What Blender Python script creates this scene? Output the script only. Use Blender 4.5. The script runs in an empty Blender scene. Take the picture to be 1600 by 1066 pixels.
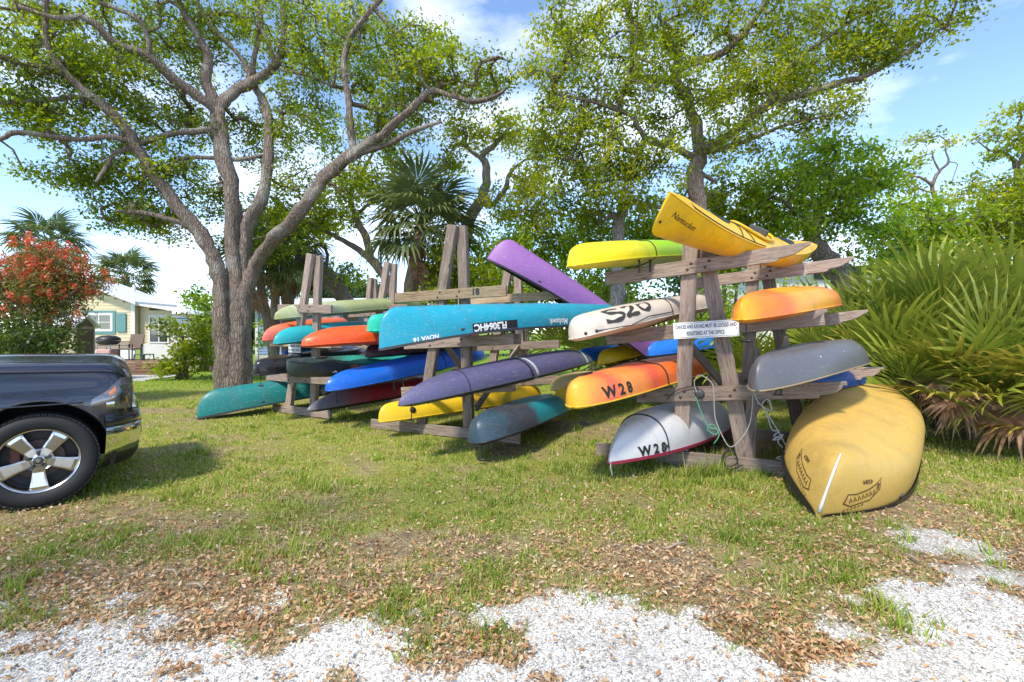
import bpy, bmesh, math, random
import numpy as np
from mathutils import Vector, Matrix

random.seed(7)
RNG = np.random.default_rng(11)
scene = bpy.context.scene
COL = scene.collection

# ---------------------------------------------------------------- camera
FPX = 740.0          # focal length in pixels of the 1600 px wide photograph
CAMH = 1.55          # eye height
HOR = 520.0          # horizon row
cam_data = bpy.data.cameras.new("camera")
cam = bpy.data.objects.new("camera", cam_data)
COL.objects.link(cam)
cam.location = (0, 0, CAMH)
cam.rotation_euler = (math.radians(90), 0, 0)
cam_data.sensor_width = 36.0
cam_data.lens = FPX / 1600 * 36.0
cam_data.shift_y = -(533 - HOR) / 1600
cam_data.clip_start = 0.05
cam_data.clip_end = 3000
scene.camera = cam

# ---------------------------------------------------------------- sun, sky, exposure
SUN_AZ = math.radians(-148)     # from +Y clockwise: behind the camera, to the left
SUN_EL = math.radians(52)
sdir = Vector((math.sin(SUN_AZ) * math.cos(SUN_EL), math.cos(SUN_AZ) * math.cos(SUN_EL), math.sin(SUN_EL)))
sun_data = bpy.data.lights.new("sun", 'SUN')
sun_data.energy = 2.0
sun_data.angle = math.radians(7.0)
sun_data.color = (1.0, 0.92, 0.78)
sun = bpy.data.objects.new("sun", sun_data)
COL.objects.link(sun)
sun.rotation_euler = sdir.to_track_quat('Z', 'Y').to_euler()
sun.location = (-20, -30, 40)

world = bpy.data.worlds.new("World")
scene.world = world
world.use_nodes = True
wn, wl = world.node_tree.nodes, world.node_tree.links
wn.clear()
w_out = wn.new('ShaderNodeOutputWorld')
w_bg = wn.new('ShaderNodeBackground')
w_sky = wn.new('ShaderNodeTexSky')
w_sky.sky_type = 'NISHITA'
w_sky.sun_disc = False
w_sky.sun_elevation = SUN_EL
w_sky.sun_rotation = SUN_AZ
w_sky.air_density = 0.75
w_sky.dust_density = 0.0
w_sky.ozone_density = 2.2
w_bg.inputs['Strength'].default_value = 0.15
# clouds: soft white banks drifting through the whole sky
w_tc = wn.new('ShaderNodeTexCoord')
w_map = wn.new('ShaderNodeMapping')
w_map.inputs['Scale'].default_value = (1.0, 1.0, 2.6)
w_map.inputs['Location'].default_value = (0.35, 0.1, 0.2)
w_n = wn.new('ShaderNodeTexNoise')
w_n.inputs['Scale'].default_value = 2.3
w_n.inputs['Detail'].default_value = 8
w_n.inputs['Roughness'].default_value = 0.56
w_r = wn.new('ShaderNodeValToRGB')
w_r.color_ramp.elements[0].position = 0.48
w_r.color_ramp.elements[0].color = (0, 0, 0, 1)
w_r.color_ramp.elements[1].position = 0.78
w_r.color_ramp.elements[1].color = (0.95, 0.95, 0.95, 1)
w_mix = wn.new('ShaderNodeMix')
w_mix.data_type = 'RGBA'
w_mix.inputs['B'].default_value = (5.6, 5.8, 6.0, 1)
wl.new(w_tc.outputs['Generated'], w_map.inputs['Vector'])
wl.new(w_map.outputs[0], w_n.inputs['Vector'])
wl.new(w_n.outputs['Fac'], w_r.inputs[0])
wl.new(w_r.outputs[0], w_mix.inputs['Factor'])
wl.new(w_sky.outputs[0], w_mix.inputs['A'])
wl.new(w_mix.outputs['Result'], w_bg.inputs['Color'])
wl.new(w_bg.outputs[0], w_out.inputs['Surface'])

vs = scene.view_settings
vs.view_transform = 'Standard'
vs.look = 'None'
vs.exposure = 1.4
vs.gamma = 1.0
vs.use_curve_mapping = False
scene.render.engine = 'CYCLES'
scene.cycles.max_bounces = 8
scene.cycles.diffuse_bounces = 4
scene.cycles.transmission_bounces = 6
scene.cycles.transparent_max_bounces = 8

# ---------------------------------------------------------------- pixel helpers
def P(px, py, Y):
    """photo pixel + distance -> point"""
    return Vector(((px - 800) / FPX * Y, Y, CAMH - (py - HOR) / FPX * Y))

def G(px, py):
    """photo pixel -> point on the ground"""
    return P(px, py, CAMH * FPX / (py - HOR))

class Plane:
    """a vertical plane through a ground point, turned by ang from the picture plane"""
    def __init__(self, pt, ang):
        a = math.radians(ang)
        self.pt = Vector((pt[0], pt[1], 0))
        self.u = Vector((math.cos(a), -math.sin(a), 0))
        self.n = Vector((math.sin(a), math.cos(a), 0))
    def at(self, px, py):
        k = (px - 800) / FPX
        Y = self.pt.dot(self.n) / (self.n.x * k + self.n.y)
        return P(px, py, Y)

# ---------------------------------------------------------------- object helpers
def tag(o, label=None, cat=None, group=None, kind=None):
    if label: o['label'] = label
    if cat: o['category'] = cat
    if group: o['group'] = group
    if kind: o['kind'] = kind
    return o

def empty(name, loc, label=None, cat=None, group=None, mat=None):
    o = bpy.data.objects.new(name, None)
    COL.objects.link(o)
    if mat is not None: o.matrix_world = mat
    else: o.location = loc
    o.empty_display_size = 0.1
    return tag(o, label, cat, group)

def new_obj(name, mesh, parent=None, local=None):
    """local: matrix in the parent's space (identity when None)"""
    o = bpy.data.objects.new(name, mesh)
    COL.objects.link(o)
    if parent is not None: o.parent = parent
    if local is not None: o.matrix_local = local
    return o

def world_child(name, mesh, parent, Mw=None):
    """child whose mesh data is in world space (or at matrix Mw)"""
    inv = full_matrix(parent).inverted()
    return new_obj(name, mesh, parent, inv @ (Mw if Mw is not None else Matrix()))

def full_matrix(o):
    m = o.matrix_basis.copy()
    p = o.parent
    while p is not None:
        m = p.matrix_basis @ m
        p = p.parent
    return m

def mk(name, verts, faces, mat, smooth=False):
    me = bpy.data.meshes.new(name)
    me.from_pydata([tuple(v) for v in verts], [], faces)
    if mat is not None: me.materials.append(mat)
    if smooth:
        me.polygons.foreach_set('use_smooth', [True] * len(me.polygons))
    me.update()
    return me

def mk_np(name, V, F, mat, smooth=False, tint=None):
    """V (n,3) float, F (m,k) int: all faces with k corners"""
    V = np.ascontiguousarray(V, dtype=np.float32)
    F = np.ascontiguousarray(F, dtype=np.int32)
    me = bpy.data.meshes.new(name)
    m, k = F.shape
    me.vertices.add(len(V))
    me.vertices.foreach_set('co', V.ravel())
    me.loops.add(m * k)
    me.loops.foreach_set('vertex_index', F.ravel())
    me.polygons.add(m)
    me.polygons.foreach_set('loop_start', np.arange(0, m * k, k, dtype=np.int32))
    if smooth:
        me.polygons.foreach_set('use_smooth', np.ones(m, dtype=bool))
    if tint is not None:
        a = me.attributes.new('tint', 'FLOAT', 'FACE')
        a.data.foreach_set('value', np.ascontiguousarray(tint, dtype=np.float32))
    me.update(calc_edges=True)
    if mat is not None: me.materials.append(mat)
    return me

class MB:
    """collects simple shapes into one mesh"""
    def __init__(self):
        self.v, self.f = [], []
    def add(self, verts, faces):
        b = len(self.v)
        self.v += [Vector(q) for q in verts]
        self.f += [tuple(i + b for i in f) for f in faces]
        return self
    def box(self, c, size, M=None):
        x, y, z = [s / 2 for s in size]
        c = Vector(c)
        vs_ = [Vector((sx * x, sy * y, sz * z)) for sz in (-1, 1) for sy in (-1, 1) for sx in (-1, 1)]
        vs_ = [(M @ q if M is not None else q) + c for q in vs_]
        return self.add(vs_, [(0, 2, 3, 1), (4, 5, 7, 6), (0, 1, 5, 4), (2, 6, 7, 3), (0, 4, 6, 2), (1, 3, 7, 5)])
    def mm(self, a, b):
        a, b = Vector(a), Vector(b)
        return self.box((a + b) / 2, b - a)
    def tube(self, pts, rad, sides=8, cap=True):
        V, F, C = tube_arrays([Vector(p) for p in pts], rad, sides)
        self.add(V, F + (C if cap else []))
        return self
    def lathe(self, prof, axis='z', n=24, M=None):
        """prof: (r, h) pairs"""
        V, F = [], []
        for (r, h) in prof:
            for i in range(n):
                a = 2 * math.pi * i / n
                p = Vector((r * math.cos(a), r * math.sin(a), h))
                if axis == 'y': p = Vector((p.x, p.z, p.y))
                V.append(M @ p if M is not None else p)
        for j in range(len(prof) - 1):
            for i in range(n):
                i2 = (i + 1) % n
                q = (j * n + i, j * n + i2, (j + 1) * n + i2, (j + 1) * n + i)
                F.append(q if axis != 'y' else q[::-1])
        return self.add(V, F)
    def mesh(self, name, mat, smooth=False, bevel=0.0):
        me = mk(name, self.v, self.f, mat, smooth)
        if bevel:
            bm = bmesh.new(); bm.from_mesh(me)
            bmesh.ops.bevel(bm, geom=list(bm.edges), offset=bevel, segments=1, affect='EDGES', profile=0.7)
            bm.to_mesh(me); bm.free()
        return me

def tube_arrays(pts, rad, sides):
    n = len(pts)
    if not hasattr(rad, '__len__'): rad = [rad] * n
    V, F = [], []
    t0 = (pts[1] - pts[0]).normalized()
    ref = Vector((0, 0, 1)) if abs(t0.z) < 0.9 else Vector((1, 0, 0))
    u = t0.cross(ref).normalized()
    for i in range(n):
        t = (pts[min(i + 1, n - 1)] - pts[max(i - 1, 0)])
        if t.length < 1e-9: t = t0.copy()
        t.normalize()
        u = (u - t * u.dot(t))
        if u.length < 1e-6: u = t.orthogonal()
        u.normalize()
        w = t.cross(u)
        for k in range(sides):
            a = 2 * math.pi * k / sides
            V.append(pts[i] + (u * math.cos(a) + w * math.sin(a)) * rad[i])
    for i in range(n - 1):
        for k in range(sides):
            k2 = (k + 1) % sides
            F.append((i * sides + k, i * sides + k2, (i + 1) * sides + k2, (i + 1) * sides + k))
    C = [tuple(range(sides))[::-1], tuple((n - 1) * sides + k for k in range(sides))]
    return V, F, C

def smooth_path(pts, sub=4):
    """Catmull-Rom through tuples of any length"""
    A = np.array(pts, dtype=float)
    n = len(A)
    if n < 3: return A
    out = []
    for i in range(n - 1):
        p0, p1, p2, p3 = A[max(i - 1, 0)], A[i], A[i + 1], A[min(i + 2, n - 1)]
        for j in range(sub):
            t = j / sub
            out.append(0.5 * ((2 * p1) + (-p0 + p2) * t + (2 * p0 - 5 * p1 + 4 * p2 - p3) * t * t + (-p0 + 3 * p1 - 3 * p2 + p3) * t ** 3))
    out.append(A[-1])
    return np.array(out)

def grid_faces(nu, nv, flip=False):
    F = []
    for i in range(nu - 1):
        for j in range(nv - 1):
            q = (i * nv + j, (i + 1) * nv + j, (i + 1) * nv + j + 1, i * nv + j + 1)
            F.append(q[::-1] if flip else q)
    return F

def vnoise(x, y, seed=0):
    """2-D value noise on arrays, 0..1"""
    x = np.asarray(x, dtype=float); y = np.asarray(y, dtype=float)
    xi, yi = np.floor(x).astype(np.int64), np.floor(y).astype(np.int64)
    xf, yf = x - xi, y - yi
    def h(a, b):
        n = (a * 374761393 + b * 668265263 + seed * 1442695041) & 0x7fffffff
        n = ((n ^ (n >> 13)) * 1274126177) & 0x7fffffff
        return ((n ^ (n >> 16)) & 0xffff) / 65535.0
    s, t = xf * xf * (3 - 2 * xf), yf * yf * (3 - 2 * yf)
    return (h(xi, yi) * (1 - s) + h(xi + 1, yi) * s) * (1 - t) + (h(xi, yi + 1) * (1 - s) + h(xi + 1, yi + 1) * s) * t

def fbm(x, y, seed=0, oct=4):
    v, a, tot = 0, 1.0, 0
    for o in range(oct):
        v = v + a * vnoise(x * 2 ** o, y * 2 ** o, seed + o * 17); tot += a; a *= 0.5
    return v / tot

# ---------------------------------------------------------------- materials
class Nodes:
    def __init__(self, name):
        self.mat = bpy.data.materials.new(name)
        self.mat.use_nodes = True
        self.n = self.mat.node_tree.nodes
        self.l = self.mat.node_tree.links
        self.bsdf = self.n['Principled BSDF']
        self.out = self.n['Material Output']
    def new(self, t, **kw):
        o = self.n.new(t)
        for k, v in kw.items(): setattr(o, k, v)
        return o
    def link(self, a, b): self.l.new(a, b)
    def coords(self, scale=(1, 1, 1), kind='Object', loc=(0, 0, 0)):
        tc = self.new('ShaderNodeTexCoord'); mp = self.new('ShaderNodeMapping')
        mp.inputs['Scale'].default_value = scale
        mp.inputs['Location'].default_value = loc
        self.link(tc.outputs[kind], mp.inputs['Vector'])
        return mp.outputs[0]
    def noise(self, vec, scale, detail=4, rough=0.55, dist=0.0):
        t = self.new('ShaderNodeTexNoise')
        t.inputs['Scale'].default_value = scale; t.inputs['Detail'].default_value = detail
        t.inputs['Roughness'].default_value = rough; t.inputs['Distortion'].default_value = dist
        self.link(vec, t.inputs['Vector'])
        return t.outputs['Fac']
    def ramp(self, fac, stops):
        r = self.new('ShaderNodeValToRGB')
        el = r.color_ramp.elements
        while len(el) < len(stops): el.new(0.5)
        for e, (p, c) in zip(el, stops):
            e.position = p
            e.color = (c, c, c, 1) if not hasattr(c, '__len__') else (c[0], c[1], c[2], 1)
        self.link(fac, r.inputs[0])
        return r.outputs[0]
    def mix(self, fac, a, b, blend='MIX'):
        m = self.new('ShaderNodeMix', data_type='RGBA', blend_type=blend)
        for sock, v in ((m.inputs['Factor'], fac), (m.inputs['A'], a), (m.inputs['B'], b)):
            if hasattr(v, 'is_linked') or hasattr(v, 'links'): self.link(v, sock)
            elif hasattr(v, '__len__'): sock.default_value = (v[0], v[1], v[2], 1)
            else: sock.default_value = v
        return m.outputs['Result']
    def math(self, op, a, b=None):
        m = self.new('ShaderNodeMath', operation=op)
        for i, v in enumerate((a, b)):
            if v is None: continue
            if hasattr(v, 'links'): self.link(v, m.inputs[i])
            else: m.inputs[i].default_value = v
        return m.outputs[0]
    def bump(self, h, strength=0.3, dist=0.02):
        b = self.new('ShaderNodeBump')
        b.inputs['Strength'].default_value = strength; b.inputs['Distance'].default_value = dist
        self.link(h, b.inputs['Height']); self.link(b.outputs[0], self.bsdf.inputs['Normal'])
    def set(self, **kw):
        for k, v in kw.items():
            s = self.bsdf.inputs[k.replace('_', ' ')]
            if hasattr(v, 'links'): self.link(v, s)
            elif hasattr(v, '__len__'): s.default_value = (v[0], v[1], v[2], 1)
            else: s.default_value = v
        return self.mat

def plain(name, col, rough=0.6, var=0.12, scale=6.0, metallic=0.0, bump=0.0):
    N = Nodes(name)
    v = N.coords()
    f = N.noise(v, scale, 5)
    c = N.mix(f, [x * (1 - var) for x in col], [min(1, x * (1 + var)) for x in col])
    if bump: N.bump(N.noise(v, scale * 6, 4), bump, 0.01)
    return N.set(Base_Color=c, Roughness=rough, Metallic=metallic)

def plastic(name, stops, L=3.5, rough=0.42, blotch=0.0, wear=0.25, coat=0.0):
    """rotomoulded hull plastic: colours run along the boat, with scuffs and grime"""
    N = Nodes(name)
    v = N.coords()
    if len(stops) > 1:
        sep = N.new('ShaderNodeSeparateXYZ'); N.link(v, sep.inputs[0])
        f = N.math('MULTIPLY', sep.outputs['X'], 1.0 / L)
        nz = N.noise(v, 2.2, 4, 0.6, 0.6)
        f = N.math('ADD', f, N.math('MULTIPLY', N.math('SUBTRACT', nz, 0.5), blotch))
        col = N.ramp(f, stops)
    else:
        c = stops[0][1]
        col = N.mix(N.noise(v, 1.6, 3), [x * 0.86 for x in c], [min(1, x * 1.12) for x in c])
    sc = N.coords(scale=(1.2, 9, 9))
    scuff = N.ramp(N.noise(sc, 6, 8, 0.7), [(0.56, 0.0), (0.72, 1.0)])
    col = N.mix(N.math('MULTIPLY', scuff, min(.6, wear * 1.6 + .06)), col, (0.55, 0.53, 0.5))
    scr = N.ramp(N.noise(N.coords(scale=(.7, 30, 30), loc=(3, 1, 2)), 5, 3, 0.5), [(0.66, 0.0), (0.69, 1.0)])
    col = N.mix(N.math('MULTIPLY', scr, .2), col, (0.6, 0.58, 0.55))
    spots = N.ramp(N.noise(v, 38, 3, 0.6), [(0.66, 0.0), (0.74, 1.0)])
    col = N.mix(N.math('MULTIPLY', spots, .45), col, (0.08, 0.07, 0.05))
    dirt = N.ramp(N.noise(v, 3.1, 6, 0.65, 0.3), [(0.48, 0.0), (0.75, 1.0)])
    col = N.mix(N.math('MULTIPLY', dirt, 0.35), col, (0.09, 0.075, 0.05))
    rg = N.math('ADD', N.math('MULTIPLY', N.noise(v, 9, 5), 0.25), rough - 0.12)
    N.bump(N.noise(v, 5, 3), 0.12, 0.03)
    return N.set(Base_Color=col, Roughness=rg, Coat_Weight=coat, Specular_IOR_Level=0.4)

def wood_mat(name, dark, mid, light, seed=0.0):
    N = Nodes(name)
    tc = N.new('ShaderNodeTexCoord'); oi = N.new('ShaderNodeObjectInfo')
    add = N.new('ShaderNodeVectorMath', operation='ADD')
    sc = N.new('ShaderNodeVectorMath', operation='SCALE')
    comb = N.new('ShaderNodeCombineXYZ')
    for i in range(3): N.link(oi.outputs['Random'], comb.inputs[i])
    N.link(comb.outputs[0], sc.inputs[0]); sc.inputs['Scale'].default_value = 37.0
    N.link(tc.outputs['Object'], add.inputs[0]); N.link(sc.outputs[0], add.inputs[1])
    mp = N.new('ShaderNodeMapping'); mp.inputs['Scale'].default_value = (1.3, 16, 16)
    N.link(add.outputs[0], mp.inputs[0])
    g = N.noise(mp.outputs[0], 3.0, 8, 0.62, 0.8)
    col = N.ramp(g, [(0.28, dark), (0.5, mid), (0.72, light)])
    tone = N.noise(add.outputs[0], 1.2, 3)
    col = N.mix(N.ramp(tone, [(0.3, 0.0), (0.7, 0.55)]), col, mid)
    crack = N.ramp(N.noise(mp.outputs[0], 7.0, 4, 0.5, 1.2), [(0.30, 1.0), (0.37, 0.0)])
    col = N.mix(N.math('MULTIPLY', crack, 0.8), col, [c * 0.25 for c in dark])
    knot = N.new('ShaderNodeTexVoronoi'); knot.inputs['Scale'].default_value = 2.6
    mp2 = N.new('ShaderNodeMapping'); mp2.inputs['Scale'].default_value = (1, 2.6, 2.6)
    N.link(add.outputs[0], mp2.inputs[0]); N.link(mp2.outputs[0], knot.inputs['Vector'])
    kf = N.ramp(knot.outputs['Distance'], [(0.05, 1.0), (0.14, 0.0)])
    col = N.mix(N.math('MULTIPLY', kf, 0.75), col, [c * 0.4 for c in dark])
    br = N.math('ADD', N.math('MULTIPLY', oi.outputs['Random'], 0.5), 0.75)
    hv = N.new('ShaderNodeHueSaturation'); N.link(col, hv.inputs['Color']); N.link(br, hv.inputs['Value'])
    N.bump(N.math('SUBTRACT', g, crack), 0.6, 0.012)
    return N.set(Base_Color=hv.outputs[0], Roughness=0.85, Specular_IOR_Level=0.2)

def bark_mat(name, dark, light):
    N = Nodes(name)
    v = N.coords(scale=(1, 1, 0.16))
    vo = N.new('ShaderNodeTexVoronoi'); vo.feature = 'DISTANCE_TO_EDGE'; vo.inputs['Scale'].default_value = 19
    wv = N.new('ShaderNodeVectorMath', operation='ADD')
    nz = N.new('ShaderNodeTexNoise'); nz.inputs['Scale'].default_value = 4; nz.inputs['Detail'].default_value = 5
    N.link(v, nz.inputs['Vector'])
    scl = N.new('ShaderNodeVectorMath', operation='SCALE'); scl.inputs['Scale'].default_value = 0.25
    N.link(nz.outputs['Color'], scl.inputs[0])
    N.link(v, wv.inputs[0]); N.link(scl.outputs[0], wv.inputs[1]); N.link(wv.outputs[0], vo.inputs['Vector'])
    ridge = N.ramp(vo.outputs['Distance'], [(0.0, 0.0), (0.22, 1.0)])
    fine = N.noise(N.coords(), 14, 6, 0.7)
    big = N.noise(N.coords(), 1.3, 4)
    col = N.mix(ridge, [(d + l) / 2.6 for d, l in zip(dark, light)], light)
    col = N.mix(N.ramp(fine, [(0.4, 0.0), (0.75, 0.5)]), col, [c * 1.5 for c in light])
    lich = N.ramp(big, [(0.53, 0.0), (0.66, 0.5)])
    col = N.mix(lich, col, (0.42, 0.40, 0.34))
    N.bump(N.math('ADD', ridge, N.math('MULTIPLY', fine, 0.8)), 0.8, 0.03)
    return N.set(Base_Color=col, Roughness=0.9, Specular_IOR_Level=0.15)

def leaf_mat(name, stops, trans=0.38, rough=0.45):
    N = Nodes(name)
    a = N.new('ShaderNodeAttribute', attribute_name='tint')
    col = N.ramp(a.outputs['Fac'], stops)
    N.set(Base_Color=col, Roughness=rough, Specular_IOR_Level=0.35)
    tr = N.new('ShaderNodeBsdfTranslucent')
    hs = N.new('ShaderNodeHueSaturation'); hs.inputs['Saturation'].default_value = 1.08; hs.inputs['Value'].default_value = 1.6
    N.link(col, hs.inputs['Color']); N.link(hs.outputs[0], tr.inputs['Color'])
    ms = N.new('ShaderNodeMixShader'); ms.inputs[0].default_value = trans
    N.link(N.bsdf.outputs[0], ms.inputs[1]); N.link(tr.outputs[0], ms.inputs[2])
    N.link(ms.outputs[0], N.out.inputs['Surface'])
    return N.mat

def frond_mat(name, c0, c1, tip, trans=0.25):
    """palm frond: mid-tone runs to yellowing tips along each leaflet"""
    N = Nodes(name)
    a = N.new('ShaderNodeAttribute', attribute_name='tint')
    oi = N.new('ShaderNodeObjectInfo')
    base = N.mix(oi.outputs['Random'], c0, c1)
    col = N.mix(N.math('MULTIPLY', a.outputs['Fac'], 0.65), base, tip)
    N.set(Base_Color=col, Roughness=0.42, Specular_IOR_Level=0.4)
    tr = N.new('ShaderNodeBsdfTranslucent')
    hs = N.new('ShaderNodeHueSaturation'); hs.inputs['Value'].default_value = 1.5
    N.link(col, hs.inputs['Color']); N.link(hs.outputs[0], tr.inputs['Color'])
    ms = N.new('ShaderNodeMixShader'); ms.inputs[0].default_value = trans
    N.link(N.bsdf.outputs[0], ms.inputs[1]); N.link(tr.outputs[0], ms.inputs[2])
    N.link(ms.outputs[0], N.out.inputs['Surface'])
    return N.mat

WOOD = wood_mat('weathered_wood', (0.10, 0.075, 0.06), (0.27, 0.205, 0.165), (0.42, 0.35, 0.29))
WOOD2 = wood_mat('newer_wood', (0.14, 0.085, 0.045), (0.36, 0.26, 0.16), (0.50, 0.39, 0.27))
BARK = bark_mat('oak_bark', (0.075, 0.06, 0.05), (0.235, 0.185, 0.15))
BARK_PALE = bark_mat('pale_bark', (0.12, 0.10, 0.085), (0.33, 0.29, 0.25))
PALM_BARK = bark_mat('palm_bark', (0.10, 0.07, 0.045), (0.27, 0.19, 0.12))
BLACK = plain('black_plastic', (0.012, 0.012, 0.013), 0.45)
RUBBER = plain('black_rubber', (0.02, 0.02, 0.021), 0.75, bump=0.2, scale=20)
DARKGREY = plain('dark_grey', (0.05, 0.05, 0.055), 0.55)
WHITE = plain('white_paint', (0.78, 0.78, 0.76), 0.5, 0.06)
INK = plain('black_ink', (0.015, 0.015, 0.016), 0.6)
INKW = plain('white_decal', (0.8, 0.8, 0.8), 0.5, 0.04)
ROPE = plain('grey_rope', (0.35, 0.34, 0.32), 0.9, 0.3, 40)
ROPEB = plain('black_cord', (0.02, 0.02, 0.022), 0.8)
ROPEG = plain('green_rope', (0.08, 0.33, 0.2), 0.85)
STEEL = plain('dull_steel', (0.45, 0.45, 0.46), 0.4, 0.1, 12, metallic=0.9)
# ================================================================ GROUND
# edge of the shell drive, read off the photograph and put on the ground
_edge_px = [(-250, 948), (0, 950), (150, 948), (300, 955), (420, 985), (520, 1000), (640, 985), (720, 945), (800, 918), (880, 905),
            (960, 930), (1040, 965), (1130, 1000), (1230, 1035), (1300, 1010), (1360, 965), (1430, 925), (1500, 905), (1600, 915), (1850, 930)]
_e = sorted([(G(*q).x, G(*q).y) for q in _edge_px])
_ex, _ey = np.array([q[0] for q in _e]), np.array([q[1] for q in _e])

def gravel_mask(x, y):
    """1 on the shell drive, 0 on the lawn, ragged in between"""
    eb = np.interp(x, _ex, _ey)
    w = (fbm(x * 2.1, y * 2.1, 3) - 0.5) * 0.75 + (fbm(x * 9, y * 9, 5) - 0.5) * 0.30
    d = eb - y + w
    m = np.clip(d / 0.16 + 0.5, 0, 1)
    # thin bare patches of shell in the lawn
    for (px, py, r) in ((1480, 845, 0.38), (905, 930, 0.2), (1330, 985, 0.16), (1560, 900, 0.3)):
        g = G(px, py)
        dd = np.hypot(x - g.x, (y - g.y) * 1.3) + (fbm(x * 6, y * 6, 9) - 0.5) * 0.35
        m = np.maximum(m, 0.85 * np.clip((r - dd) / 0.12, 0, 1))
    # clods of leaves and turf lying on the drive
    c = fbm(x * 3.3, y * 3.3, 21)
    m = m * (1 - 0.9 * np.clip((c - 0.66) / 0.05, 0, 1))
    return m

def bare_mask(x, y):
    """worn brown earth: between the racks, under them, and strips along the drive"""
    b = np.zeros_like(x)
    for (px, py, rx, ry) in ((905, 672, 1.0, 1.1), (1130, 700, 1.2, 0.5), (700, 850, 1.3, 0.35), (300, 900, 2.2, 0.28), (240, 640, 1.1, 0.5), (60, 800, 1.6, 0.5), (790, 700, .7, .4), (1010, 870, .8, .3), (1420, 790, .8, .4)):
        g = G(px, py)
        dd = np.hypot((x - g.x) / rx, (y - g.y) / ry) + (fbm(x * 2.4, y * 2.4, 31) - 0.5) * 1.1
        b = np.maximum(b, np.clip((1 - dd) / 0.45, 0, 1))
    return b

def grass_mask(x, y):
    g = np.clip((fbm(x * 0.9, y * 0.9, 41, 3) * 0.55 + fbm(x * 4.2, y * 4.2, 43, 3) * 0.45 - 0.36) / 0.2, 0, 1)
    # the lawn is thin next to the drive and fuller further back
    eb = np.interp(x, _ex, _ey)
    near = np.clip((y - eb) / 1.5, 0, 1)
    g = g * (0.22 + 0.78 * near) + 0.25 * near * near
    far = np.clip((y - 9) / 5, 0, 1)
    g = np.maximum(g, far * 0.95)
    g = g * (1 - 0.85 * bare_mask(x, y))
    return np.clip(g, 0, 1) * (1 - gravel_mask(x, y))

def ground_z(x, y):
    near = np.exp(-(np.maximum(y - 4, 0) / 9) ** 2) * np.exp(-(np.maximum(np.abs(x) - 6, 0) / 5) ** 2)
    return ((fbm(x * 0.7, y * 0.7, 51, 3) - 0.5) * 0.03 + (fbm(x * 3.5, y * 3.5, 53, 3) - 0.5) * 0.02) * near - 0.012

def build_ground():
    xs = np.concatenate([np.array([-900, -500, -250, -120, -70, -45, -32, -24, -18, -14, -11]), np.linspace(-9, 9, 320), np.array([11, 14, 18, 24, 32, 45, 70, 120, 250, 500, 900])])
    ys = np.concatenate([np.array([-600, -200, -80, -30, -12, -4, 0, 1.0]), np.linspace(1.6, 5.0, 100), np.linspace(5.08, 12, 90)[0:], np.linspace(12.3, 22, 36), np.array([24, 28, 34, 42, 55, 80, 130, 250, 500, 1200, 2500])])
    X, Y = np.meshgrid(xs, ys, indexing='ij')
    Z = ground_z(X, Y)
    V = np.stack([X, Y, Z], -1).reshape(-1, 3)
    nx, ny = len(xs), len(ys)
    i, j = np.meshgrid(np.arange(nx - 1), np.arange(ny - 1), indexing='ij')
    a = (i * ny + j).ravel()
    F = np.stack([a, a + ny, a + ny + 1, a + 1], -1)
    N = Nodes('lawn_soil_and_shell')
    def att(nm):
        return N.new('ShaderNodeAttribute', attribute_name=nm).outputs['Fac']
    v = N.coords()
    n1 = N.noise(v, 55, 6, 0.7); n2 = N.noise(v, 7, 5, 0.6); n3 = N.noise(v, 1.1, 4)
    soil = N.ramp(n1, [(0.3, (0.08, 0.055, 0.037)), (0.5, (0.19, 0.135, 0.09)), (0.68, (0.33, 0.25, 0.175))])
    thatch = N.ramp(n1, [(0.3, (0.18, 0.135, 0.06)), (0.5, (0.37, 0.29, 0.14)), (0.7, (0.52, 0.42, 0.24))])
    lawn = N.ramp(n1, [(0.28, (0.12, 0.125, 0.02)), (0.5, (0.28, 0.29, 0.055)), (0.7, (0.45, 0.41, 0.13))])
    farlawn = N.ramp(n2, [(0.3, (0.13, 0.22, 0.02)), (0.7, (0.22, 0.34, 0.035))])
    c = N.mix(N.ramp(n2, [(0.35, 0.0), (0.65, 1.0)]), soil, thatch)
    c = N.mix(att('grass'), c, lawn)
    c = N.mix(att('far'), c, farlawn)
    vo = N.new('ShaderNodeTexVoronoi'); vo.inputs['Scale'].default_value = 75; N.link(v, vo.inputs['Vector'])
    shell = N.ramp(vo.outputs['Color'], [(0.1, (0.36, 0.33, 0.28)), (0.45, (0.60, 0.57, 0.51)), (0.8, (0.76, 0.73, 0.67))])
    shell = N.mix(N.ramp(n2, [(0.42, 0.0), (0.7, 0.75)]), shell, (0.27, 0.22, 0.17))
    c = N.mix(att('gravel'), c, shell)
    N.bump(N.math('ADD', n1, vo.outputs['Distance']), 0.7, 0.012)
    N.set(Base_Color=c, Roughness=0.95, Specular_IOR_Level=0.1)
    me = mk_np('ground', V, F, N.mat, smooth=True)
    x, y = V[:, 0], V[:, 1]
    for nm, val in (('gravel', gravel_mask(x, y)), ('grass', grass_mask(x, y)), ('far', np.clip((y - 11) / 5, 0, 1) * np.clip(1.3 - np.abs(x + 6) / 40, 0, 1))):
        a = me.attributes.new(nm, 'FLOAT', 'POINT')
        a.data.foreach_set('value', val.astype(np.float32))
    tag(new_obj('ground', me), kind='structure')
build_ground()

# ================================================================ FOLIAGE TOOLS
def rand_dirs(n, up=0.0):
    d = RNG.normal(size=(n, 3)); d[:, 2] += up
    return d / np.linalg.norm(d, axis=1, keepdims=True)

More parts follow.
